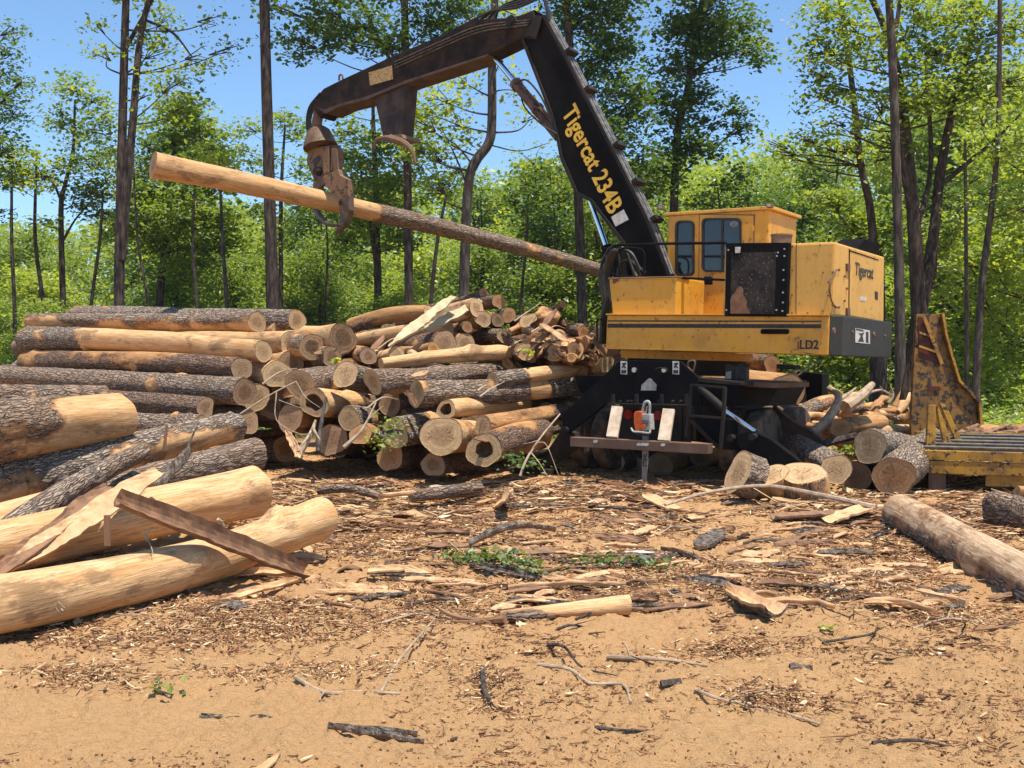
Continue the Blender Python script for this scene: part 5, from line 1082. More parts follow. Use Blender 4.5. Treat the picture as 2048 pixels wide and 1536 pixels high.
branch('dark twig lying at the right of the bottom sand', [WG(1745, 1476, .01), WG(1830, 1465, .02), WG(1905, 1470, .0)], (.010, .004), mat='trunkl')
branch('thin twig arching at the right edge of the sand', [WG(1925, 1258, .005), WG(1930, 1240, .08), WG(1908, 1232, .12)], (.006, .003), mat='trunkl')
branch('dark low stick near the bottom edge right of the watery sand streaks', [WG(1190, 1437, .005), WG(1240, 1440, .012), WG(1310, 1438, .0)], (.009, .004), mat='trunkl')
branch('grey twig tuft sitting on the sand above the long twig bundle', [WG(1215, 1290, .01), WG(1260, 1296, .02), WG(1340, 1312, .01), WG(1415, 1318, .01)], (.015, .006), [([WG(1262, 1296, .02), WG(1250, 1270, .07)], .010), ([WG(1310, 1305, .02), WG(1320, 1290, .05)], .008)], 'dryw')
rs = random.Random(31)
for k in range(34):
    x = rs.choice((rs.uniform(720, 1190), rs.uniform(1000, 1195), rs.uniform(500, 1150))); y = rs.uniform(640, 720) if x > 1000 else rs.uniform(690, 880); D = 15.3 if y < 720 else 13.6-(y-720)/160*1.0
    a = rs.gauss(0, .6); l = rs.uniform(25, 70)
    if k % 3: slab('loose bark strip lying on the log pile', W(x, y, D), W(x+l*math.cos(a), y-l*math.sin(a), D+rs.uniform(-.2, .5)), rs.uniform(.05, .12), .015, rs.uniform(-.3, .3), rs.choice((('barkin', 'barkout'), ('barkout', 'barkin'), ('splint', 'barkin'))), seed=400+k, group='loose bark strips on the log pile', name='bark_strip', cat='bark strip', face=(rs.gauss(0, .3), -.7, .7), taper=(.4, .3))
    else: branch('thin stick poking out of the log pile', [W(x, y, D), W(x+l*.5, y-l*.35, D+.1), W(x+l, y-l*.4+rs.gauss(0, 8), D+.3)], (.016, .005), mat='dryw', group='thin sticks in the log pile', name='stick', cat='stick')
# many middle sized strips, one by one
rs = random.Random(8); k = 0
kinds = [('bark_strip', 'bark strip', ('barkout', 'barkin'), 'torn dark bark strip lying in the litter between the piles and the open sand', 'torn bark strips in the litter'),
         ('bark_strip', 'bark strip', ('barkin', 'barkout'), 'reddish inner bark strip lying face up in the litter', 'reddish bark strips in the litter'),
         ('wood_splinter', 'wood splinter', ('splint', 'splint'), 'pale wood splinter lying in the litter', 'pale wood splinters in the litter')]
while k < 290:
    px = rs.uniform(-20, 2060) if rs.random() < .55 else rs.uniform(1000, 1800); py = 960+250*rs.random()**1.3
    if px < 640 and py < 1160+0*px: 
        if py < 1290-.42*px: continue
    kd = kinds[rs.choice((0, 1, 1, 2, 2))]; a = rs.gauss(0, .4); p = WG(px, py, rs.uniform(.005, .02)); Ls = rs.uniform(.12, .5)*(1.7 if rs.random() < .3 else 1)
    q = p+Vector((math.cos(a)*Ls, math.sin(a)*Ls, rs.gauss(0, .02)))
    q.z = gz(q.x, q.y)+rs.uniform(.005, .03)
    slab(kd[3], p, q, rs.uniform(.03, .085), .009, rs.uniform(-.3, .4), kd[2], seed=100+k, sag=rs.uniform(0, .03), group=kd[4], name=kd[0], cat=kd[1], taper=(rs.uniform(.2, .8), rs.uniform(.2, .8)), face=(rs.gauss(0, .4), rs.gauss(-.2, .3), 1)); k += 1
rs = random.Random(9)
for k in range(60):
    px = rs.uniform(-20, 2060); py = 950+330*rs.random()**1.3; p = WG(px, py, .008); a = rs.gauss(0, .7); Ls = rs.uniform(.25, .8)
    if px < 640 and py < 1290-.42*px: continue
    d = Vector((math.cos(a), math.sin(a), 0)); s = Vector((-d.y, d.x, 0))
    pts = [p, p+d*Ls*.35+s*rs.gauss(0, .04)+Vector((0, 0, rs.uniform(0, .05))), p+d*Ls*.7+s*rs.gauss(0, .06)+Vector((0, 0, rs.uniform(0, .03))), p+d*Ls+s*rs.gauss(0, .08)]
    branch('thin broken stick lying on the littered ground', pts, (rs.uniform(.006, .014), .003), [([pts[1], pts[1]+d*.12+s*rs.gauss(0, .1)+Vector((0, 0, .04))], .004)], rs.choice(('dryw', 'trunkl', 'barkin')), 'thin broken sticks on the ground', 'stick', 'stick', n=5)
# ------------------------------------------------------------------ leaves
def leafmesh(C, size, r, up=.6, tint=None, droop=.25):
    n = len(C); nr = r.normal(0, 1, (n, 3)); nr /= np.linalg.norm(nr, axis=1)[:, None]; nr[:, 2] = np.abs(nr[:, 2]); nr = nr*(1-up)+np.array([0, 0, up]); nr /= np.linalg.norm(nr, axis=1)[:, None]
    d = r.normal(0, 1, (n, 3)); d[:, 2] -= droop; d -= nr*(d*nr).sum(1)[:, None]; d /= np.linalg.norm(d, axis=1)[:, None]; s = np.cross(nr, d)
    L_ = (size*np.clip(r.lognormal(-.14, .36, n), .4, 1.6))[:, None]; w = L_*.34
    V = np.stack([C-d*L_*.5, C+s*w+d*L_*.05+nr*L_*.06, C+d*L_*.5-nr*L_*.08, C-s*w+d*L_*.05+nr*L_*.06], 1).reshape(-1, 3)
    F = np.arange(n*4).reshape(-1, 4); return V, F, np.repeat(r.rand(n) if tint is None else tint, 4)
def sprays(blobs, r, per=22, sr=.32):
    """blobs: (centre, (rx, ry, rz), number of sprays) -> leaf centres, spray centres"""
    out = []; sc = []; tn = []
    for c, rad, n in blobs:
        u = r.normal(0, 1, (n, 3)); u /= np.linalg.norm(u, axis=1)[:, None]; q = u*(r.rand(n)[:, None]**.45); s = np.array(c)+q*np.array(rad); sc.append(s)
        fl = r.normal(0, 1, (n, per, 3))*np.array([sr, sr, sr*.38]); out.append((s[:, None, :]+fl).reshape(-1, 3)); tn.append(np.clip(np.repeat(r.rand(n)*.6, per)+r.rand(n*per)*.4, 0, 1))
    return np.concatenate(out), np.concatenate(sc), np.concatenate(tn)
# leafy green twigs on the ground
rl = np.random.RandomState(3)
def leafy(label, pts, nl, size, spread, mat='leafd', hang=0):
    o = branch(label, pts, (.008, .003), mat='trunkl', name='leafy_twig', cat='leafy twig'); sp = np.array([list(p) for p in spline(pts, 12)])
    C = sp[rl.randint(0, len(sp), nl)]+rl.normal(0, 1, (nl, 3))*np.array([spread, spread*1.3, spread*.35])+np.array([0, 0, .03]); C[:, 2] = np.maximum(C[:, 2], ground_h(C[:, 0], C[:, 1])+.015)
    V, F, T = leafmesh(C, size, rl, .45); lo = link('leaves', npmesh('leaves', V-np.array(o.location), F, M[mat], False, {'tint': T}), o); return o
leafy('green leafy twig wilting on the sand left of centre', [WG(905, 1108, .04), WG(960, 1112, .05), WG(1015, 1112, .05), WG(1075, 1140, .03)], 330, .055, .07)
leafy('green leafy twig wilting on the sand right of centre', [WG(1150, 1122, .04), WG(1210, 1118, .06), WG(1270, 1120, .05), WG(1335, 1124, .04)], 150, .055, .06)
leafy('pale scrap of green leaves by the dark bark at the right', [WG(1640, 1243, .01), WG(1668, 1246, .02)], 7, .06, .03, 'leafy')
leafy('green sprig hanging in front of the pale mottled end', [W(760, 900, 12.6), W(775, 870, 12.7), W(800, 845, 12.9)], 160, .07, .12, 'leafm')
leafy('green sprig drooping behind the ragged hollow end', [W(1015, 915, 12.8), W(1045, 925, 12.6), W(1070, 940, 12.5)], 170, .06, .12, 'leafd')
leafy('few green leaves stuck on the middle of the pile', [W(664, 722, 14.4), W(672, 728, 14.4)], 16, .09, .05, 'leafy')
leafy('few green leaves resting on the brown wide end', [W(1052, 700, 15.1), W(1060, 712, 15.1)], 14, .09, .05, 'leafy')
leafy('small green sprig among the ground litter at the left', [WG(310, 1360, .01), WG(345, 1362, .02)], 14, .05, .04, 'leafm')
# ================================================================== trees
def tree(label, D, trunk, blobs, mat='leafm', r=None, bark='trunk', leaf=.14, per=24, sr=.25, cat='tree', group=None, seed=1, limbs=(), name='tree', depth=1.0, dens=1.0, nseg=8):
    """trunk: [(px,py,r_px)...] top to bottom, blobs: (px,py,r_px,weight[,dD]) ; everything at distance D"""
    rr = np.random.RandomState(seed); rp = random.Random(seed)
    bx, by, br = trunk[-1]; base = GY(bx, D, gz((bx-1024)/FOC*D, D)-.1)
    root = thing(name, label, cat, base, group)
    pts = [W(x, y, D) for x, y, q in trunk]+[base]; rad = [q*D/FOC for x, y, q in trunk]+[br*D/FOC*1.25]
    t = MB(); sp = spline(pts, 4); m = len(sp); R_ = [float(np.interp(i/4, range(len(rad)), rad)) for i in range(m)]
    t.tube(sp, R_, 12)
    for lb in limbs:
        lp = spline([W(x, y, D+(dd or 0)) for x, y, q, dd in lb], 4); lr = [q*D/FOC for x, y, q, dd in lb]
        t.tube(lp, [float(np.interp(i/4, range(len(lr)), lr)) for i in range(len(lp))], nseg)
    bl = []; px2 = D/FOC
    nodes = [(p, R_[i]) for i, p in enumerate(sp)]
    for b in blobs:
        x, y, q, wgt = b[:4]; dd = b[4] if len(b) > 4 else rp.uniform(-1, 1)*depth*q*px2
        c = W(x, y, D+dd); R0 = q*px2; n = max(3, int(wgt*dens*27*(R0/.8)**2)); bl.append((tuple(c), (R0, R0*1.1, R0*.8), n))
    C, S, T = sprays(bl, rr, per, sr)
    # limbs from the trunk to each clump, twigs to some sprays
    k0 = 0
    for (c, rd, n) in bl:
        c = Vector(c); cand = [(p, q) for p, q in nodes if p.z < c.z-.15*abs(c.x-p.x)] or nodes
        p, q = min(cand, key=lambda e: (e[0]-c).length+max(0, e[0].z-c.z)*2)
        mid = p.lerp(c, .5)+Vector((rp.gauss(0, .15), rp.gauss(0, .15), -.12*(c-p).length*.5))
        if (c-p).length > .3: t.tube(spline([p, mid, c], 4), [min(q*.3, .03)*(1-.75*i/8) for i in range(9)], 5, False)
        for i in rp.sample(range(k0, k0+n), min(n, 6)):
            s = Vector(S[i]); t.tube([c.lerp(p, .2), c.lerp(s, .5)+Vector((rp.gauss(0, .1), rp.gauss(0, .1), .05)), s], [.018, .012, .005], 4, False)
        k0 += n
    t.build('trunk', M[bark], root, 0, True)
    V, F, tt = leafmesh(C, leaf, rr, .45, T)
    link('crown', npmesh('crown', V-np.array(base), F, M[mat], False, {'tint': tt}), root)
    return root
tree('tall twin stemmed tree with thin foliage, left of the held log', 27, [(254, -60, 6.5), (250, 60, 7.5), (245, 250, 8.5), (240, 450, 9.5), (238, 620, 10.5)],
     [(330, 50, 55, .6), (400, 110, 50, .45), (345, 170, 60, .6), (215, 115, 40, .4), (300, 110, 50, .5), (430, 40, 40, .3), (250, -60, 90, .7), (370, 220, 40, .35), (290, 195, 35, .4), (200, 60, 30, .2), (460, 100, 25, .2), (420, -60, 80, .6)],
     'leafm', limbs=[[(320, -60, 5, 0), (283, 60, 6.5, 0), (266, 240, 8, 0), (252, 400, 9.5, 0), (243, 520, 10, 0)], [(252, 95, 5, 0), (280, 45, 4, .3), (310, -10, 3, .4)], [(285, 38, 3.5, 0), (345, 65, 3, .5), (385, 115, 1.5, .6)]], seed=2, leaf=.13)
tree('straight bare dark trunk rising out of the picture beside the held log', 26, [(526, -160, 10), (531, 100, 10.5), (538, 350, 11.5), (545, 615, 13)], [(500, -330, 130, .7), (620, -300, 120, .6), (560, -420, 120, .7)], 'leafd', seed=3)
tree('dark trunk with heavy leafy limbs crossing behind the stick boom', 28.5, [(806, -120, 7), (811, 100, 7.5), (815, 350, 8), (818, 615, 9)],
     [(590, 80, 50, .8), (650, 20, 65, .9), (720, 50, 60, .9), (780, 90, 55, .8), (690, 90, 40, .7), (870, 40, 70, 1), (940, 20, 60, 1), (640, 70, 50, .8), (760, -40, 80, .8), (880, -60, 80, .8), (560, 20, 35, .6), (900, 100, 50, .8)],
     'leafd', limbs=[[(780, 120, 4, 0), (740, 40, 3, .4), (700, -40, 2, .8)], [(812, 150, 4.5, 0), (770, 95, 3, .5), (690, 50, 2, 1), (610, 60, 1.5, 1)]], seed=4, leaf=.15, per=26)
tree('crooked grey trunk with an elbow bend and yellow green leaves, beside the stick cylinder', 25, [(1000, -80, 6), (985, 60, 8), (984, 230, 9), (978, 285, 9.5), (950, 325, 10), (936, 380, 9.5), (928, 590, 10.5)],
     [(880, 200, 50, .9), (850, 250, 55, 1), (910, 250, 55, 1), (870, 320, 50, .9), (920, 160, 35, .6), (1040, 180, 40, .5), (1060, 240, 35, .35), (830, 300, 40, .9), (880, 380, 45, .7), (1000, 120, 35, .4), (1010, 20, 60, .6)], 'leafy', bark='trunkl',
     limbs=[[(946, 330, 2.2, 0), (905, 285, 1.5, .4), (830, 250, .8, .8)], [(935, 375, 2.5, 0), (912, 315, 1.6, .5), (880, 250, .8, .8)], [(980, 290, 1.6, 0), (1040, 302, 1.1, .3), (1100, 285, .6, .5)]], seed=5, leaf=.13, dens=.95)
tree('tall dark leaved tree right behind the main boom', 29, [(1120, -120, 7), (1140, 100, 8), (1156, 380, 9), (1165, 655, 10)],
     [(1150, 40, 70, 1.2), (1220, 30, 70, 1.2), (1200, 110, 65, 1.3), (1230, 190, 65, 1.3), (1200, 270, 60, 1.3), (1260, 250, 50, 1.1), (1255, 90, 45, 1), (1150, 150, 50, 1), (1280, 320, 50, 1), (1120, -50, 90, 1), (1230, -60, 90, 1), (1290, 190, 25, .6), (1080, 60, 45, .8)], 'leafd', seed=6, leaf=.15, per=26)
tree('rounded dark green tree between the boom and the cab roof', 31, [(1420, -90, 5), (1395, 60, 6), (1375, 180, 7), (1352, 300, 8), (1345, 620, 9)],
     [(1360, 60, 55, 1.3), (1420, 40, 60, 1.3), (1480, 60, 55, 1.2), (1505, 100, 38, 1), (1340, 140, 50, 1.1), (1420, 110, 55, 1.2), (1310, 200, 40, 1), (1370, 210, 55, 1.2), (1410, 190, 30, .7), (1350, 290, 60, 1.1), (1420, 290, 40, .8), (1465, 225, 32, 1), (1490, 262, 30, 1), (1525, 120, 22, .8), (1400, -60, 90, 1), (1330, 350, 50, .9), (1430, 250, 25, .7)],
     'leafd', limbs=[[(1358, 290, 4, 0), (1420, 300, 3, .3), (1480, 250, 1.5, .6)], [(1380, 150, 4, 0), (1440, 110, 2.5, .4), (1510, 95, 1.5, .6)]], seed=7, leaf=.16, per=26)
tree('slim pale trunk standing free in front of the woods, right of the loader', 20, [(1772, -80, 7), (1784, 100, 8), (1793, 350, 9), (1799, 600, 10), (1800, 790, 11)], [(1760, -40, 60, .8), (1830, -60, 60, .7)], 'leafm', bark='trunkl', seed=8)
tree('leaning multi stemmed maple behind the yellow rack', 22.5, [(1700, -60, 4), (1745, 0, 6), (1790, 120, 7), (1812, 260, 9), (1828, 450, 13), (1838, 640, 15), (1842, 760, 16)],
     [(1640, 100, 60, .9), (1700, 60, 70, 1.1), (1760, 110, 60, 1.1), (1680, 180, 60, .9), (1750, 220, 55, .9), (1880, 100, 80, 1.4), (1900, 190, 65, 2.0), (1850, 190, 60, 1.8), (1960, 120, 70, 1.2), (2020, 60, 70, 1.2), (1990, 190, 60, 1), (1840, 40, 70, 1.1), (1940, 20, 80, 1.2), (1650, 20, 55, .9), (1620, 150, 35, .5), (1630, 190, 40, .5), (1660, 240, 35, .4), (2040, 160, 60, 1), (1780, 290, 50, .6), (1700, 250, 40, .5)],
     'leafm', limbs=[[(1838, 640, 13, 0), (1866, 480, 11, .3), (1880, 350, 10, .5), (1905, 220, 7, .6), (1935, 110, 5, .8), (1965, -20, 4, 1)], [(1882, 370, 6, .4), (1930, 330, 5, .3), (1990, 280, 3.5, .2), (2040, 230, 2, 0)], [(1822, 430, 7, 0), (1802, 300, 6, -.3), (1786, 130, 5, -.5), (1800, 0, 4, -.5)], [(1830, 470, 6, 0), (1862, 330, 5, .6), (1850, 120, 4, .9)]], seed=9, leaf=.13)
tree('thin curved trunk with a level limb of yellow green leaves above the engine housing', 24, [(1672, -60, 4), (1690, 60, 5), (1710, 220, 6), (1722, 330, 7), (1742, 430, 8), (1750, 600, 9)],
     [(1560, 305, 28, 1.4), (1610, 285, 30, 1.3), (1660, 300, 30, 1.2), (1600, 320, 25, 1.2), (1700, 300, 35, .9), (1540, 290, 18, 1.2), (1640, 265, 20, .9), (1760, 320, 40, .8), (1690, 120, 45, .6)], 'leafy',
     limbs=[[(1722, 335, 3, 0), (1650, 312, 2, .2), (1580, 312, 1.2, .3), (1530, 300, .8, .3)]], seed=10, leaf=.12, sr=.28)
tree('small slender tree with airy foliage at the left, dark thin trunk', 32, [(150, 200, 2), (146, 300, 3), (130, 370, 4), (122, 420, 5), (126, 620, 6)],
     [(155, 180, 40, 1), (190, 200, 35, .9), (130, 250, 40, .9), (190, 260, 45, 1), (150, 320, 45, .7), (110, 355, 30, .6), (200, 330, 40, .8), (190, 390, 40, .9), (215, 230, 30, .8), (90, 350, 20, .4), (100, 440, 22, .4), (120, 230, 25, .8)], 'leafm', limbs=[[(122, 400, 3, 0), (105, 365, 2, 0), (80, 350, 1, 0)], [(127, 480, 3, 0), (150, 440, 2, .3), (185, 400, 1.5, .5)]], seed=11, leaf=.14)
tree('feathery tree entering the picture at the left edge', 28, [(-60, 60, 8), (-55, 300, 9), (-50, 620, 11)], [(10, 200, 45, .9), (20, 110, 35, .5), (35, 230, 28, .8), (-10, 270, 60, 1), (10, 300, 35, .8), (15, 60, 35, .5), (-20, 350, 40, .7), (40, 170, 20, .5), (-30, 150, 70, 1), (5, 420, 20, .3)], 'leafd', seed=12, leaf=.12, per=30)
tree('broad mid green tree behind the end of the held log', 35, [(350, 240, 3), (340, 400, 5), (318, 620, 8)],
     [(380, 240, 60, 1.3), (330, 280, 60, 1.3), (430, 290, 50, 1.2), (370, 330, 80, 1.4), (440, 360, 50, 1.2), (290, 380, 60, 1.2), (380, 430, 80, 1.4), (300, 470, 60, 1.1), (450, 470, 60, 1.2), (350, 220, 35, 1.1), (250, 330, 45, 1), (240, 450, 50, 1), (380, 540, 60, 1.1)], 'leafm', seed=13, leaf=.17, limbs=[[(330, 520, 4, 0), (380, 420, 3, .4), (420, 330, 2, .6)]])
tree('airy young tree between the held log and the straight bare trunk', 33, [(570, 250, 2), (562, 400, 4), (562, 620, 5)], [(500, 260, 35, .7), (560, 240, 35, .8), (600, 270, 35, .8), (480, 300, 25, .5), (530, 330, 40, .7), (600, 340, 35, .8), (610, 400, 40, .9), (520, 410, 40, .7), (580, 230, 20, .6), (560, 480, 40, .8)], 'leafm', seed=14, leaf=.14)
tree('leafy tree hanging behind the grapple and heel of the loader', 31, [(745, 190, 3), (752, 400, 6), (756, 615, 8)],
     [(700, 260, 50, 1), (760, 300, 60, 1.2), (720, 350, 60, 1.2), (800, 350, 50, 1.1), (670, 220, 30, .8), (760, 400, 60, 1.1), (700, 430, 50, 1), (820, 260, 40, 1), (790, 220, 40, 1), (700, 320, 40, 1.1), (800, 470, 50, 1), (680, 480, 40, .9)], 'leafm', seed=15, leaf=.15)
tree('thin pale trunk at the far right of the woods', 21, [(2000, -40, 4), (1995, 300, 5), (1965, 560, 7), (1952, 780, 8)], [(2000, 300, 45, .7), (1980, 380, 40, .6), (2040, 280, 60, .9), (1960, 240, 40, .6), (2040, 420, 60, 1)], 'leafm', bark='trunkl', seed=16, leaf=.12)
tree('very thin upright sapling trunk between the maple and the far right trunk', 22, [(1930, 280, 3), (1932, 450, 3.5), (1934, 780, 4.5)], [(1930, 300, 35, .6), (1940, 360, 35, .5), (1910, 420, 35, .5)], 'leafm', bark='trunkl', seed=17, leaf=.11)
tree('bright green tree filling the right edge', 27, [(2080, 100, 6), (2070, 400, 8), (2060, 780, 10)], [(2040, 330, 60, 1.1), (2000, 420, 60, 1.2), (2050, 480, 70, 1.3), (1990, 530, 60, 1.2), (2040, 600, 60, 1.2), (2000, 640, 50, 1.2), (2050, 690, 50, 1), (1960, 600, 40, 1), (1930, 520, 45, 1), (2060, 200, 60, 1)], 'leafy', seed=18, leaf=.13)
tree('dark stout trunk in the shade just right of the counterweight', 26, [(1752, 500, 14), (1756, 640, 15), (1757, 770, 17)], [(1740, 470, 60, 1.2), (1700, 440, 60, 1.2), (1790, 440, 60, 1.1), (1660, 400, 50, 1.2), (1780, 520, 40, .9)], 'leafm', seed=19, leaf=.15)
tree('dark stout trunk in shade left of the yellow blade', 24, [(1868, 500, 7), (1862, 560, 8), (1830, 640, 9), (1815, 790, 10)], [(1880, 560, 50, 1.1), (1840, 520, 50, 1), (1900, 470, 60, 1.2)], 'leafm', seed=20, leaf=.14)
rq = random.Random(12)
for q_ in range(17):
    x = [30, 90, 180, 300, 395, 455, 650, 765, 860, 1040, 1090, 1290, 1450, 1640, 1700, 1890, 2010][q_]; D = rq.uniform(27, 36); r_ = rq.uniform(2.2, 5); ln = rq.gauss(0, 22); yt = rq.uniform(300, 420)
    tree('slender dark trunked tree with high leaves inside the woods', D, [(x+ln, yt, r_*.5), (x+ln*.6+rq.gauss(0, 6), 480, r_*.8), (x, 640, r_)], [(x+ln+rq.gauss(0, 30), yt+rq.uniform(-30, 50), rq.uniform(30, 50), .7) for _ in range(4)], rq.choice(('leafm', 'leafd', 'leafy')), seed=60+q_, group='slender trunks inside the woods', bark=rq.choice(('trunk', 'trunkl')), leaf=.15, dens=.7)
# ---- understory: five kinds, copied tree by tree
def under(seed, H, Rr, mat, ns=430, leaf=.16, name='understory_tree'):
    rr = np.random.RandomState(seed); rp = random.Random(seed)
    bl = [((rr.normal(0, Rr*.42), rr.normal(0, Rr*.42), H*z), (Rr*.36, Rr*.36, H*.10), int(ns/16)) for z in np.linspace(.1, .93, 16)]
    bl = [((c[0]*(1.1-c[2]/H*.6), c[1]*(1.1-c[2]/H*.6), c[2]), r_, n) for c, r_, n in bl]
    C, S, T = sprays(bl, rr, 26, .40); V, F, tt = leafmesh(C, leaf, rr, .45, T)
    root = thing(name, 'x', 'tree', (0, 0, 0)); t = MB(); t.tube(spline([(0, 0, -.2), (rr.normal(0, .1), 0, H*.4), (rr.normal(0, .25), rr.normal(0, .2), H*.9)], 4), [.13-.012*i for i in range(9)], 8)
    for c, r_, n in bl: c = Vector(c); t.tube([Vector((0, 0, max(.3, c.z*.75))), c.lerp(Vector((0, 0, c.z*.85)), .4), c], [.05, .035, .012], 5, False)
    t.build('trunk', M['trunk'], root, 0, True); link('crown', npmesh('crown', V, F, M[mat], False, {'tint': tt}), root); return root
protos = [under(31, 7.5, 2.4, 'leafm'), under(32, 8.5, 2.2, 'leafm'), under(33, 6.0, 2.3, 'leafy', 380), under(34, 9.0, 2.8, 'leafd', 520), under(35, 7.0, 2.0, 'leafy', 360)]
used = set()
def copy_tree(o):
    c = o.copy(); col.objects.link(c)
    for ch in o.children:
        d = ch.copy(); col.objects.link(d); d.parent = c
    return c
words = ['bushy green', 'taller green', 'low yellow green', 'dark dense', 'slim yellow green']
rp = random.Random(44)
spots = []
for row, (D, step, y0, y1) in enumerate(((32, 165, 0, 0), (38, 105, 0, 0), (47, 86, 0, 0), (57, 78, 0, 0))):
    x = -70+row*37
    while x < 2130:
        spots.append((x+rp.uniform(-25, 25), D+rp.uniform(-2.5, 2.5), row)); x += step*rp.uniform(.8, 1.25)
def topy(x):    # how high the green wall reaches across the picture
    return np.interp(x, [-100, 60, 130, 230, 300, 480, 600, 700, 900, 1060, 1250, 1500, 1640, 1750, 1900, 2100], [440, 450, 465, 430, 380, 400, 430, 350, 380, 340, 330, 310, 290, 250, 160, 120])
for (x, D, row) in spots:
    k = rp.choice((0, 1, 1, 2, 3, 4)) if row else rp.choice((0, 2, 4, 2, 1))
    Ht = CAMZ+(HOR-topy(x))/FOC*D
    hp = (7.5, 8.5, 6.0, 9.0, 7.0)[k]; s = Ht/hp*rp.choice((.55, .68, .78, .88, .95, 1.02))*(.62 if row == 0 and x < 1500 else .8 if row == 0 else .9 if row == 1 else 1)
    if k in used: o = copy_tree(protos[k])
    else: o = protos[k]; used.add(k)
    X = (x-1024)/FOC*D; o.location = (X, D, gz(X, D)-.1); o.rotation_euler = (0, 0, rp.uniform(0, 6.28)); s2 = min(max(s, .55), 1.6); o.scale = (s2*.85+.2, s2*.85+.2, s)
    where = 'behind the left stack' if x < 600 else 'behind the middle pile' if x < 1200 else 'behind the loader' if x < 1780 else 'behind the yellow rack'
    o['label'] = f'{words[k]} tree in the wall of woods {where}'; o['group'] = f'{words[k]} trees in the woods {where}'
# ---- far wood and undergrowth
rr = np.random.RandomState(90); n = 9000; px = rr.uniform(-150, 2200, n); D = rr.uniform(62, 85, n); top = np.array([topy(v) for v in px])+rr.normal(0, 6, n)+14
H = CAMZ+(HOR-top)/FOC*D; Zs = H*rr.rand(n)**.75; X = (px-1024)/FOC*D
S = np.stack([X, D, Zs], 1); C = (S[:, None, :]+rr.normal(0, 1, (n, 10, 3))*np.array([.8, .8, .45])).reshape(-1, 3)
V, F, T = leafmesh(C, .55, rr, .4, np.clip(np.repeat(rr.rand(n)*.6, 10)+rr.rand(n*10)*.4, 0, 1))
stuff('far_woods', 'distant green woods closing the view behind the clearing', 'woods', V, F, M['leaff'], T)
n = 3600; px = rr.uniform(-150, 2200, n); D = rr.uniform(22.5, 40, n); X = (px-1024)/FOC*D; Zs = gzv = ground_h(X, D)+np.abs(rr.normal(0, .35, n))
C = (np.stack([X, D, Zs+.1], 1)[:, None, :]+rr.normal(0, 1, (n, 18, 3))*np.array([.3, .3, .14])).reshape(-1, 3)
V, F, T = leafmesh(C, .12, rr, .5)
stuff('undergrowth', 'low green undergrowth at the edge of the woods', 'undergrowth', V, F, M['leafm'], T)
n = 420; px = rr.uniform(1690, 1860, n); D = rr.uniform(16.5, 20, n); X = (px-1024)/FOC*D
C = (np.stack([X, D, ground_h(X, D)+np.abs(rr.normal(0, .13, n))+.12], 1)[:, None, :]+rr.normal(0, 1, (n, 16, 3))*np.array([.16, .16, .07])).reshape(-1, 3)
px = rr.uniform(1960, 2100, n); X = (px-1024)/FOC*D
C2 = (np.stack([X, D, ground_h(X, D)+np.abs(rr.normal(0, .2, n))+.1], 1)[:, None, :]+rr.normal(0, 1, (n, 16, 3))*np.array([.18, .18, .1])).reshape(-1, 3)
V, F, T = leafmesh(np.concatenate([C, C2]), .075, rr, .5)
stuff('green_weeds', 'bright green weeds growing behind the stack by the yellow rack', 'weeds', V, F, M['leafy'], T)
# ================================================================== yellow rack and black box
RK = thing('log_rack', 'scuffed yellow steel rack with a tall tapered blade and a slatted tray, at the right', 'steel rack', WG(1900, 975))
DN = 13.4
def FP(x, y, D): return W(x, y, D)
def flat(pts, D, th, name, mat, parent, bev=.008, slope=0):
    t = MB(); t.prism([FP(x, y, D+slope*(x-pts[0][0])) for x, y in pts], (0.1*th, th, 0)); return t.build(name, mat, parent, bev)
bl = [(1833, 628), (1879, 628), (1885, 667), (1898, 715), (1912, 761), (1952, 804), (1956, 856), (1957, 905), (1824, 915), (1822, 850), (1824, 812), (1828, 720)]
bd = flat(bl, 14.6, .10, 'blade', m_paint('rusty_blade_paint', (.24, .115, .014), (.08, .035, .014), .5, 1.0, (.022, .014, .01), 1.0, th=.50), RK, .006)
flat([(1836, 634), (1847, 634), (1882, 728), (1838, 716)], 14.59, .012, 'red_panel', M['rackred'], bd, .002)
t = MB(); ed = [(1879, 628), (1885, 667), (1898, 715), (1912, 761), (1952, 804), (1956, 856)]
for a, b in zip(ed, ed[1:]): t.bar(FP(*a, 14.66), FP(*b, 14.66), .035, .26, (0, 1, 0))
t.build('blade_flange', M['rack'], bd)
t = MB()
for a, b in (((1848, 634), (1884, 728)), ((1837, 664), (1858, 672)), ((1838, 692), (1872, 704))): t.bar(FP(*a, 14.56), FP(*b, 14.56), .03 if b[0] < 1880 else .05, .02, (0, 1, 0))
t.build('blade_rib', M['rack'], bd)
flat([(1834, 640), (1826, 700), (1812, 740), (1800, 800), (1812, 800), (1834, 740)], 15.2, .06, 'rear_blade', M['trunk'], RK, .004)
t = MB(); t.prism([FP(1857, 772, 14.58), FP(1881, 773, 14.58), FP(1881, 782, 14.58), FP(1857, 781, 14.58)], (0, .008, 0)); t.build('worn_label', M['rackred'], bd)
make_log('long brown limb lying behind the slatted tray of the yellow rack', (1925, 872, 14.1, 17), (2110, 858, 15.2, 15), mat='brown', peel=.5, knots=4, lump=.12, group=None)
make_log('broken dark log lying behind the tray near the right edge', (2010, 885, 13.7, 11), (2120, 878, 14, 12), mat='brown', peel=.4, knots=3, group=None)
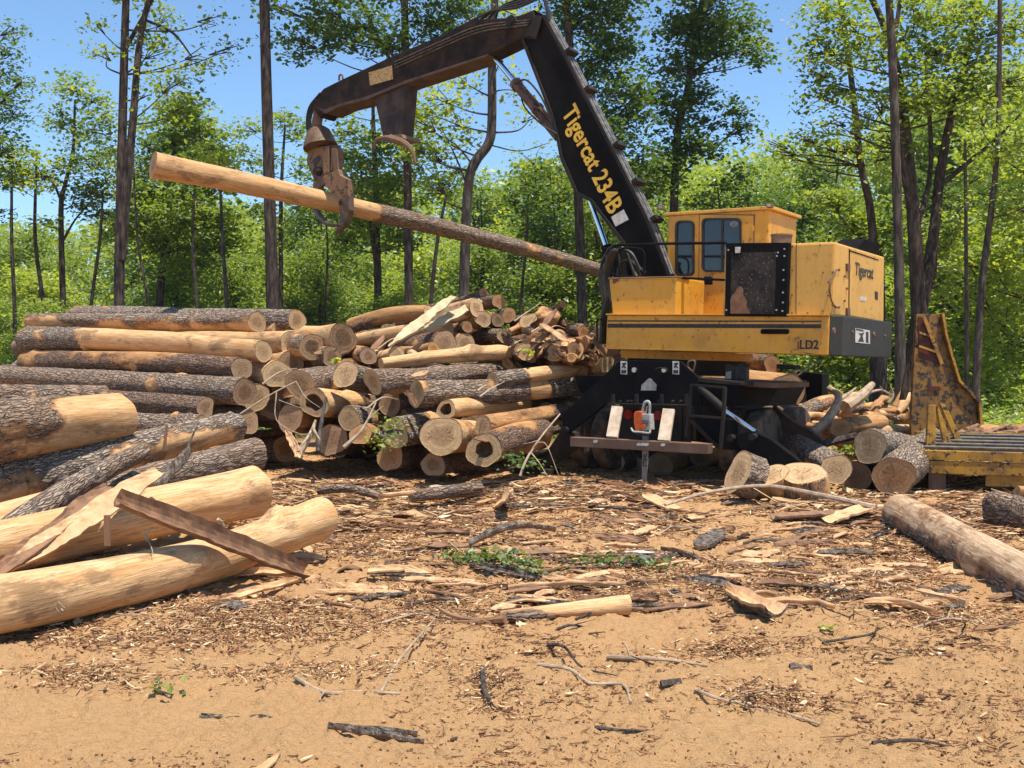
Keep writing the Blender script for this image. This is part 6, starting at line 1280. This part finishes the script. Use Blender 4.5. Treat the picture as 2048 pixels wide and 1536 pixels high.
for q_ in range(9):
    slab('torn bark strip heaped behind the slatted tray', W(1900+q_*22, 875-q_*1.5, 13.7+.05*q_), W(1960+q_*20, 850+(q_ % 3)*12, 14.4), .10, .015, .2, ('barkin', 'barkout'), seed=300+q_, group='torn bark strips heaped behind the tray')
# tray
Q0 = WG(1833, 976); u = (WG(2110, 992)-Q0); u.z = 0; Ln = 2.7; u = Vector((.93, -.36, 0)).normalized(); v = Vector((.36, .93, 0))
D0 = 12.6; c0 = FP(1832, 900, D0); zt = c0.z; zb = FP(1832, 946, D0).z
def TP(s, w, z): return Vector((c0.x, c0.y, 0))+u*s+v*w+Vector((0, 0, z))
t = MB(); t.prism([TP(0, 0, zt-.12), TP(3, 0, zt-.12), TP(3, 0, zt), TP(0, 0, zt)], v*.09); t.prism([TP(0, .012, zb), TP(3, .012, zb), TP(3, .012, zt-.13), TP(0, .012, zt-.13)], v*.07); t.build('front_beam', M['rack'], RK, .008)
t = MB(); t.prism([TP(0.0, .1, zb), TP(.09, .1, zb), TP(.09, .1, zt-.01), TP(0, .1, zt-.01)], v*1.3); t.build('end_beam', M['rack'], RK, .008)
simple('slat_steel', (.16, .085, .02), (.05, .03, .018), 10, .6)
for k in range(5):
    w = .2+k*.29; zz = zt+.015+w*.085; t = MB(); t.prism([TP(.1, w, zz-.03), TP(3, w, zz-.03), TP(3, w, zz), TP(.1, w, zz)], v*.05); sl_ = t.build('slat', bpy.data.materials['slat_steel'], RK, .004)
    t = MB(); t.prism([TP(.1, w+.003, zz+.0005), TP(3, w+.003, zz+.0005), TP(3, w+.003, zz+.012), TP(.1, w+.003, zz+.012)], v*.044); t.build('wear_strip', M['lgrey'], sl_)
t = MB(); t.prism([TP(.1, .1, zt-.12), TP(3, .1, zt-.12), TP(3, 1.5, zt+.0), TP(.1, 1.5, zt+.0)], (0, 0, .02)); t.build('tray_shade_plate', M['blkd'], RK)  # dark plate added below the slats so the gaps look shaded
t = MB(); t.prism([TP(.0, 1.45, zt-.05), TP(3, 1.45, zt-.05), TP(3, 1.45, zt+.16), TP(.0, 1.45, zt+.16)], v*.06); t.build('rear_beam', M['rack'], RK, .006)
t = MB(); t.prism([TP(.8, .05, zb-.14), TP(3, .05, zb-.14), TP(3, .05, zb), TP(.8, .05, zb)], v*.06); t.build('lower_rail', M['rack'], RK, .006)
t = MB(); t.prism([TP(.15, .06, 0), TP(.35, .06, 0), TP(.35, .06, zb), TP(.15, .06, zb)], v*.8); t.build('foot', M['rust'], RK)
for (a, b, c_, d_, D) in (((1857, 810), (1872, 810), (1871, 895), (1853, 895), 12.9), ((1873, 812), (1879, 818), (1907, 893), (1889, 895), 12.95), ((1880, 806), (1892, 810), (1926, 884), (1912, 884), 13.3)):
    t = MB(); t.prism([FP(*p, D) for p in (a, b, c_, d_)], (.02, .1, 0)); t.build('upright', M['rack'], RK, .006)
bx = thing('steel_box', 'dark steel box standing behind the loader, its near corner faded grey', 'steel box', GY(1608, 17.2))
t = MB(); p = [W(1594, 742, 17.0), W(1644, 748, 16.6), W(1644, 830, 16.6), W(1594, 833, 17.0)]; t.prism(p, (.35, .75, 0)); t.build('box_body', M['blk'], bx, .01)
t = MB(); p = [W(1580, 742, 17.25), W(1593.5, 742, 17.01), W(1593.5, 775, 17.01), W(1580, 775, 17.25)]; t.prism(p, (.3, .7, 0)); t.build('corner_plate', M['lgrey'], bx, .004)
t = MB(); p = [W(1553, 728, 17.1), W(1590, 730, 17.1), W(1590, 739, 17.1), W(1553, 737, 17.1)]; t.prism(p, (.3, .7, 0)); t.build('box_tray', M['blk'], bx, .01)
branch('dark stick lying over the dark steel box under the deck', [W(1572, 770, 16.6), W(1600, 748, 16.6), W(1640, 722, 16.8)], (.02, .012), mat='trunk')
# ------------------------------------------------------------------ one label for one thing
bpy.context.view_layer.update()
ORD = 'first second third fourth fifth sixth seventh eighth ninth tenth eleventh twelfth thirteenth fourteenth fifteenth sixteenth seventeenth eighteenth nineteenth twentieth'.split()
def topx(o):
    if o.children: return wloc(o)
    return Vector(o.location)
def place(px, py, D):
    if D > 17: return None
    if py < 985: return 'before the left stack' if px < 560 else 'before the middle pile' if px < 1050 else 'before the loader' if px < 1420 else 'before the sliced rounds' if px < 1760 else 'near the yellow rack'
    if px < 700: return 'beside the front peeled log'
    if px > 1700: return 'beside the mottled log'
    a = 'beyond' if py < 1100 else 'below'
    return f'{a} the leafy twigs, left part' if px < 1000 else f'{a} the leafy twigs, middle part' if px < 1330 else f'{a} the leafy twigs, right part'
by = {}
for o in col.objects:
    if o.parent is None and 'label' in o: by.setdefault(o['label'], []).append(o)
by2 = {}
for lab, os_ in by.items():
    if len(os_) == 1: continue
    for o in os_:
        p = topx(o); D = p.y; px = 1024+FOC*p.x/D; py = HOR+(CAMZ-p.z)*FOC/D; pl = place(px, py, D) if ('litter' in lab or 'littered' in lab) else None
        if 'glimpsed' in lab:
            lab_ = 'shaded log glimpsed deep in the '+('left stack' if px < 560 else 'joint of both piles' if px < 700 else 'middle pile' if px < 1000 else 'right end of the pile')+', '+('top' if py < 700 else 'upper' if py < 760 else 'lower' if py < 840 else 'bottom')+' part'
            by2.setdefault(lab_, []).append((px, o)); continue
        l2 = lab.replace('lying in the litter between the piles and the open sand', 'in litter').replace('lying face up in the litter', 'in litter').replace('lying in the litter', 'in litter').replace('lying on the littered ground', 'on the ground')+(' '+pl if pl else '')
        by2.setdefault(l2, []).append((px, o))
for lab, os_ in by2.items():
    os_.sort(key=lambda e: e[0]); n = len(os_)
    for i, (px, o) in enumerate(os_):
        if n == 1: o['label'] = lab; continue
        if i < 20 and i < (n+1)//2: w = 'leftmost' if i == 0 else ORD[i]+' from left'
        else: k = n-1-i; w = 'rightmost' if k == 0 else (ORD[k] if k < 20 else 'twenty '+ORD[min(k-20, 8)])+' from right'
        o['label'] = f'{lab}, {w}'
for o in col.objects:
    if o.parent is None and 'label' not in o and o.type in ('MESH', 'EMPTY') and o.get('kind') is None: print('UNLABELLED', o.name)
    if o.parent is None and 'label' in o and len(o['label'].split()) > 16: print('LONG', o['label'])
# ------------------------------------------------------------------ haze
HAZE = 1
if HAZE:
    t = MB(); t.prism([(-640, -320, -3), (640, -320, -3), (640, 940, -3), (-640, 940, -3)], (0, 0, 33)); hz = t.build('haze', [], None)
    hm = bpy.data.materials.new('haze_air'); hm.use_nodes = True; nt = hm.node_tree; nt.nodes.remove(nt.nodes['Principled BSDF'])
    pv = nt.nodes.new('ShaderNodeVolumePrincipled'); pv.inputs['Color'].default_value = (.86, .92, 1, 1); pv.inputs['Density'].default_value = .0003; pv.inputs['Anisotropy'].default_value = .2
    nt.links.new(pv.outputs[0], nt.nodes['Material Output'].inputs['Volume']); hz.data.materials.append(hm); hz['kind'] = 'stuff'; hz['label'] = 'thin bluish summer haze over the clearing and woods'; hz['category'] = 'haze'
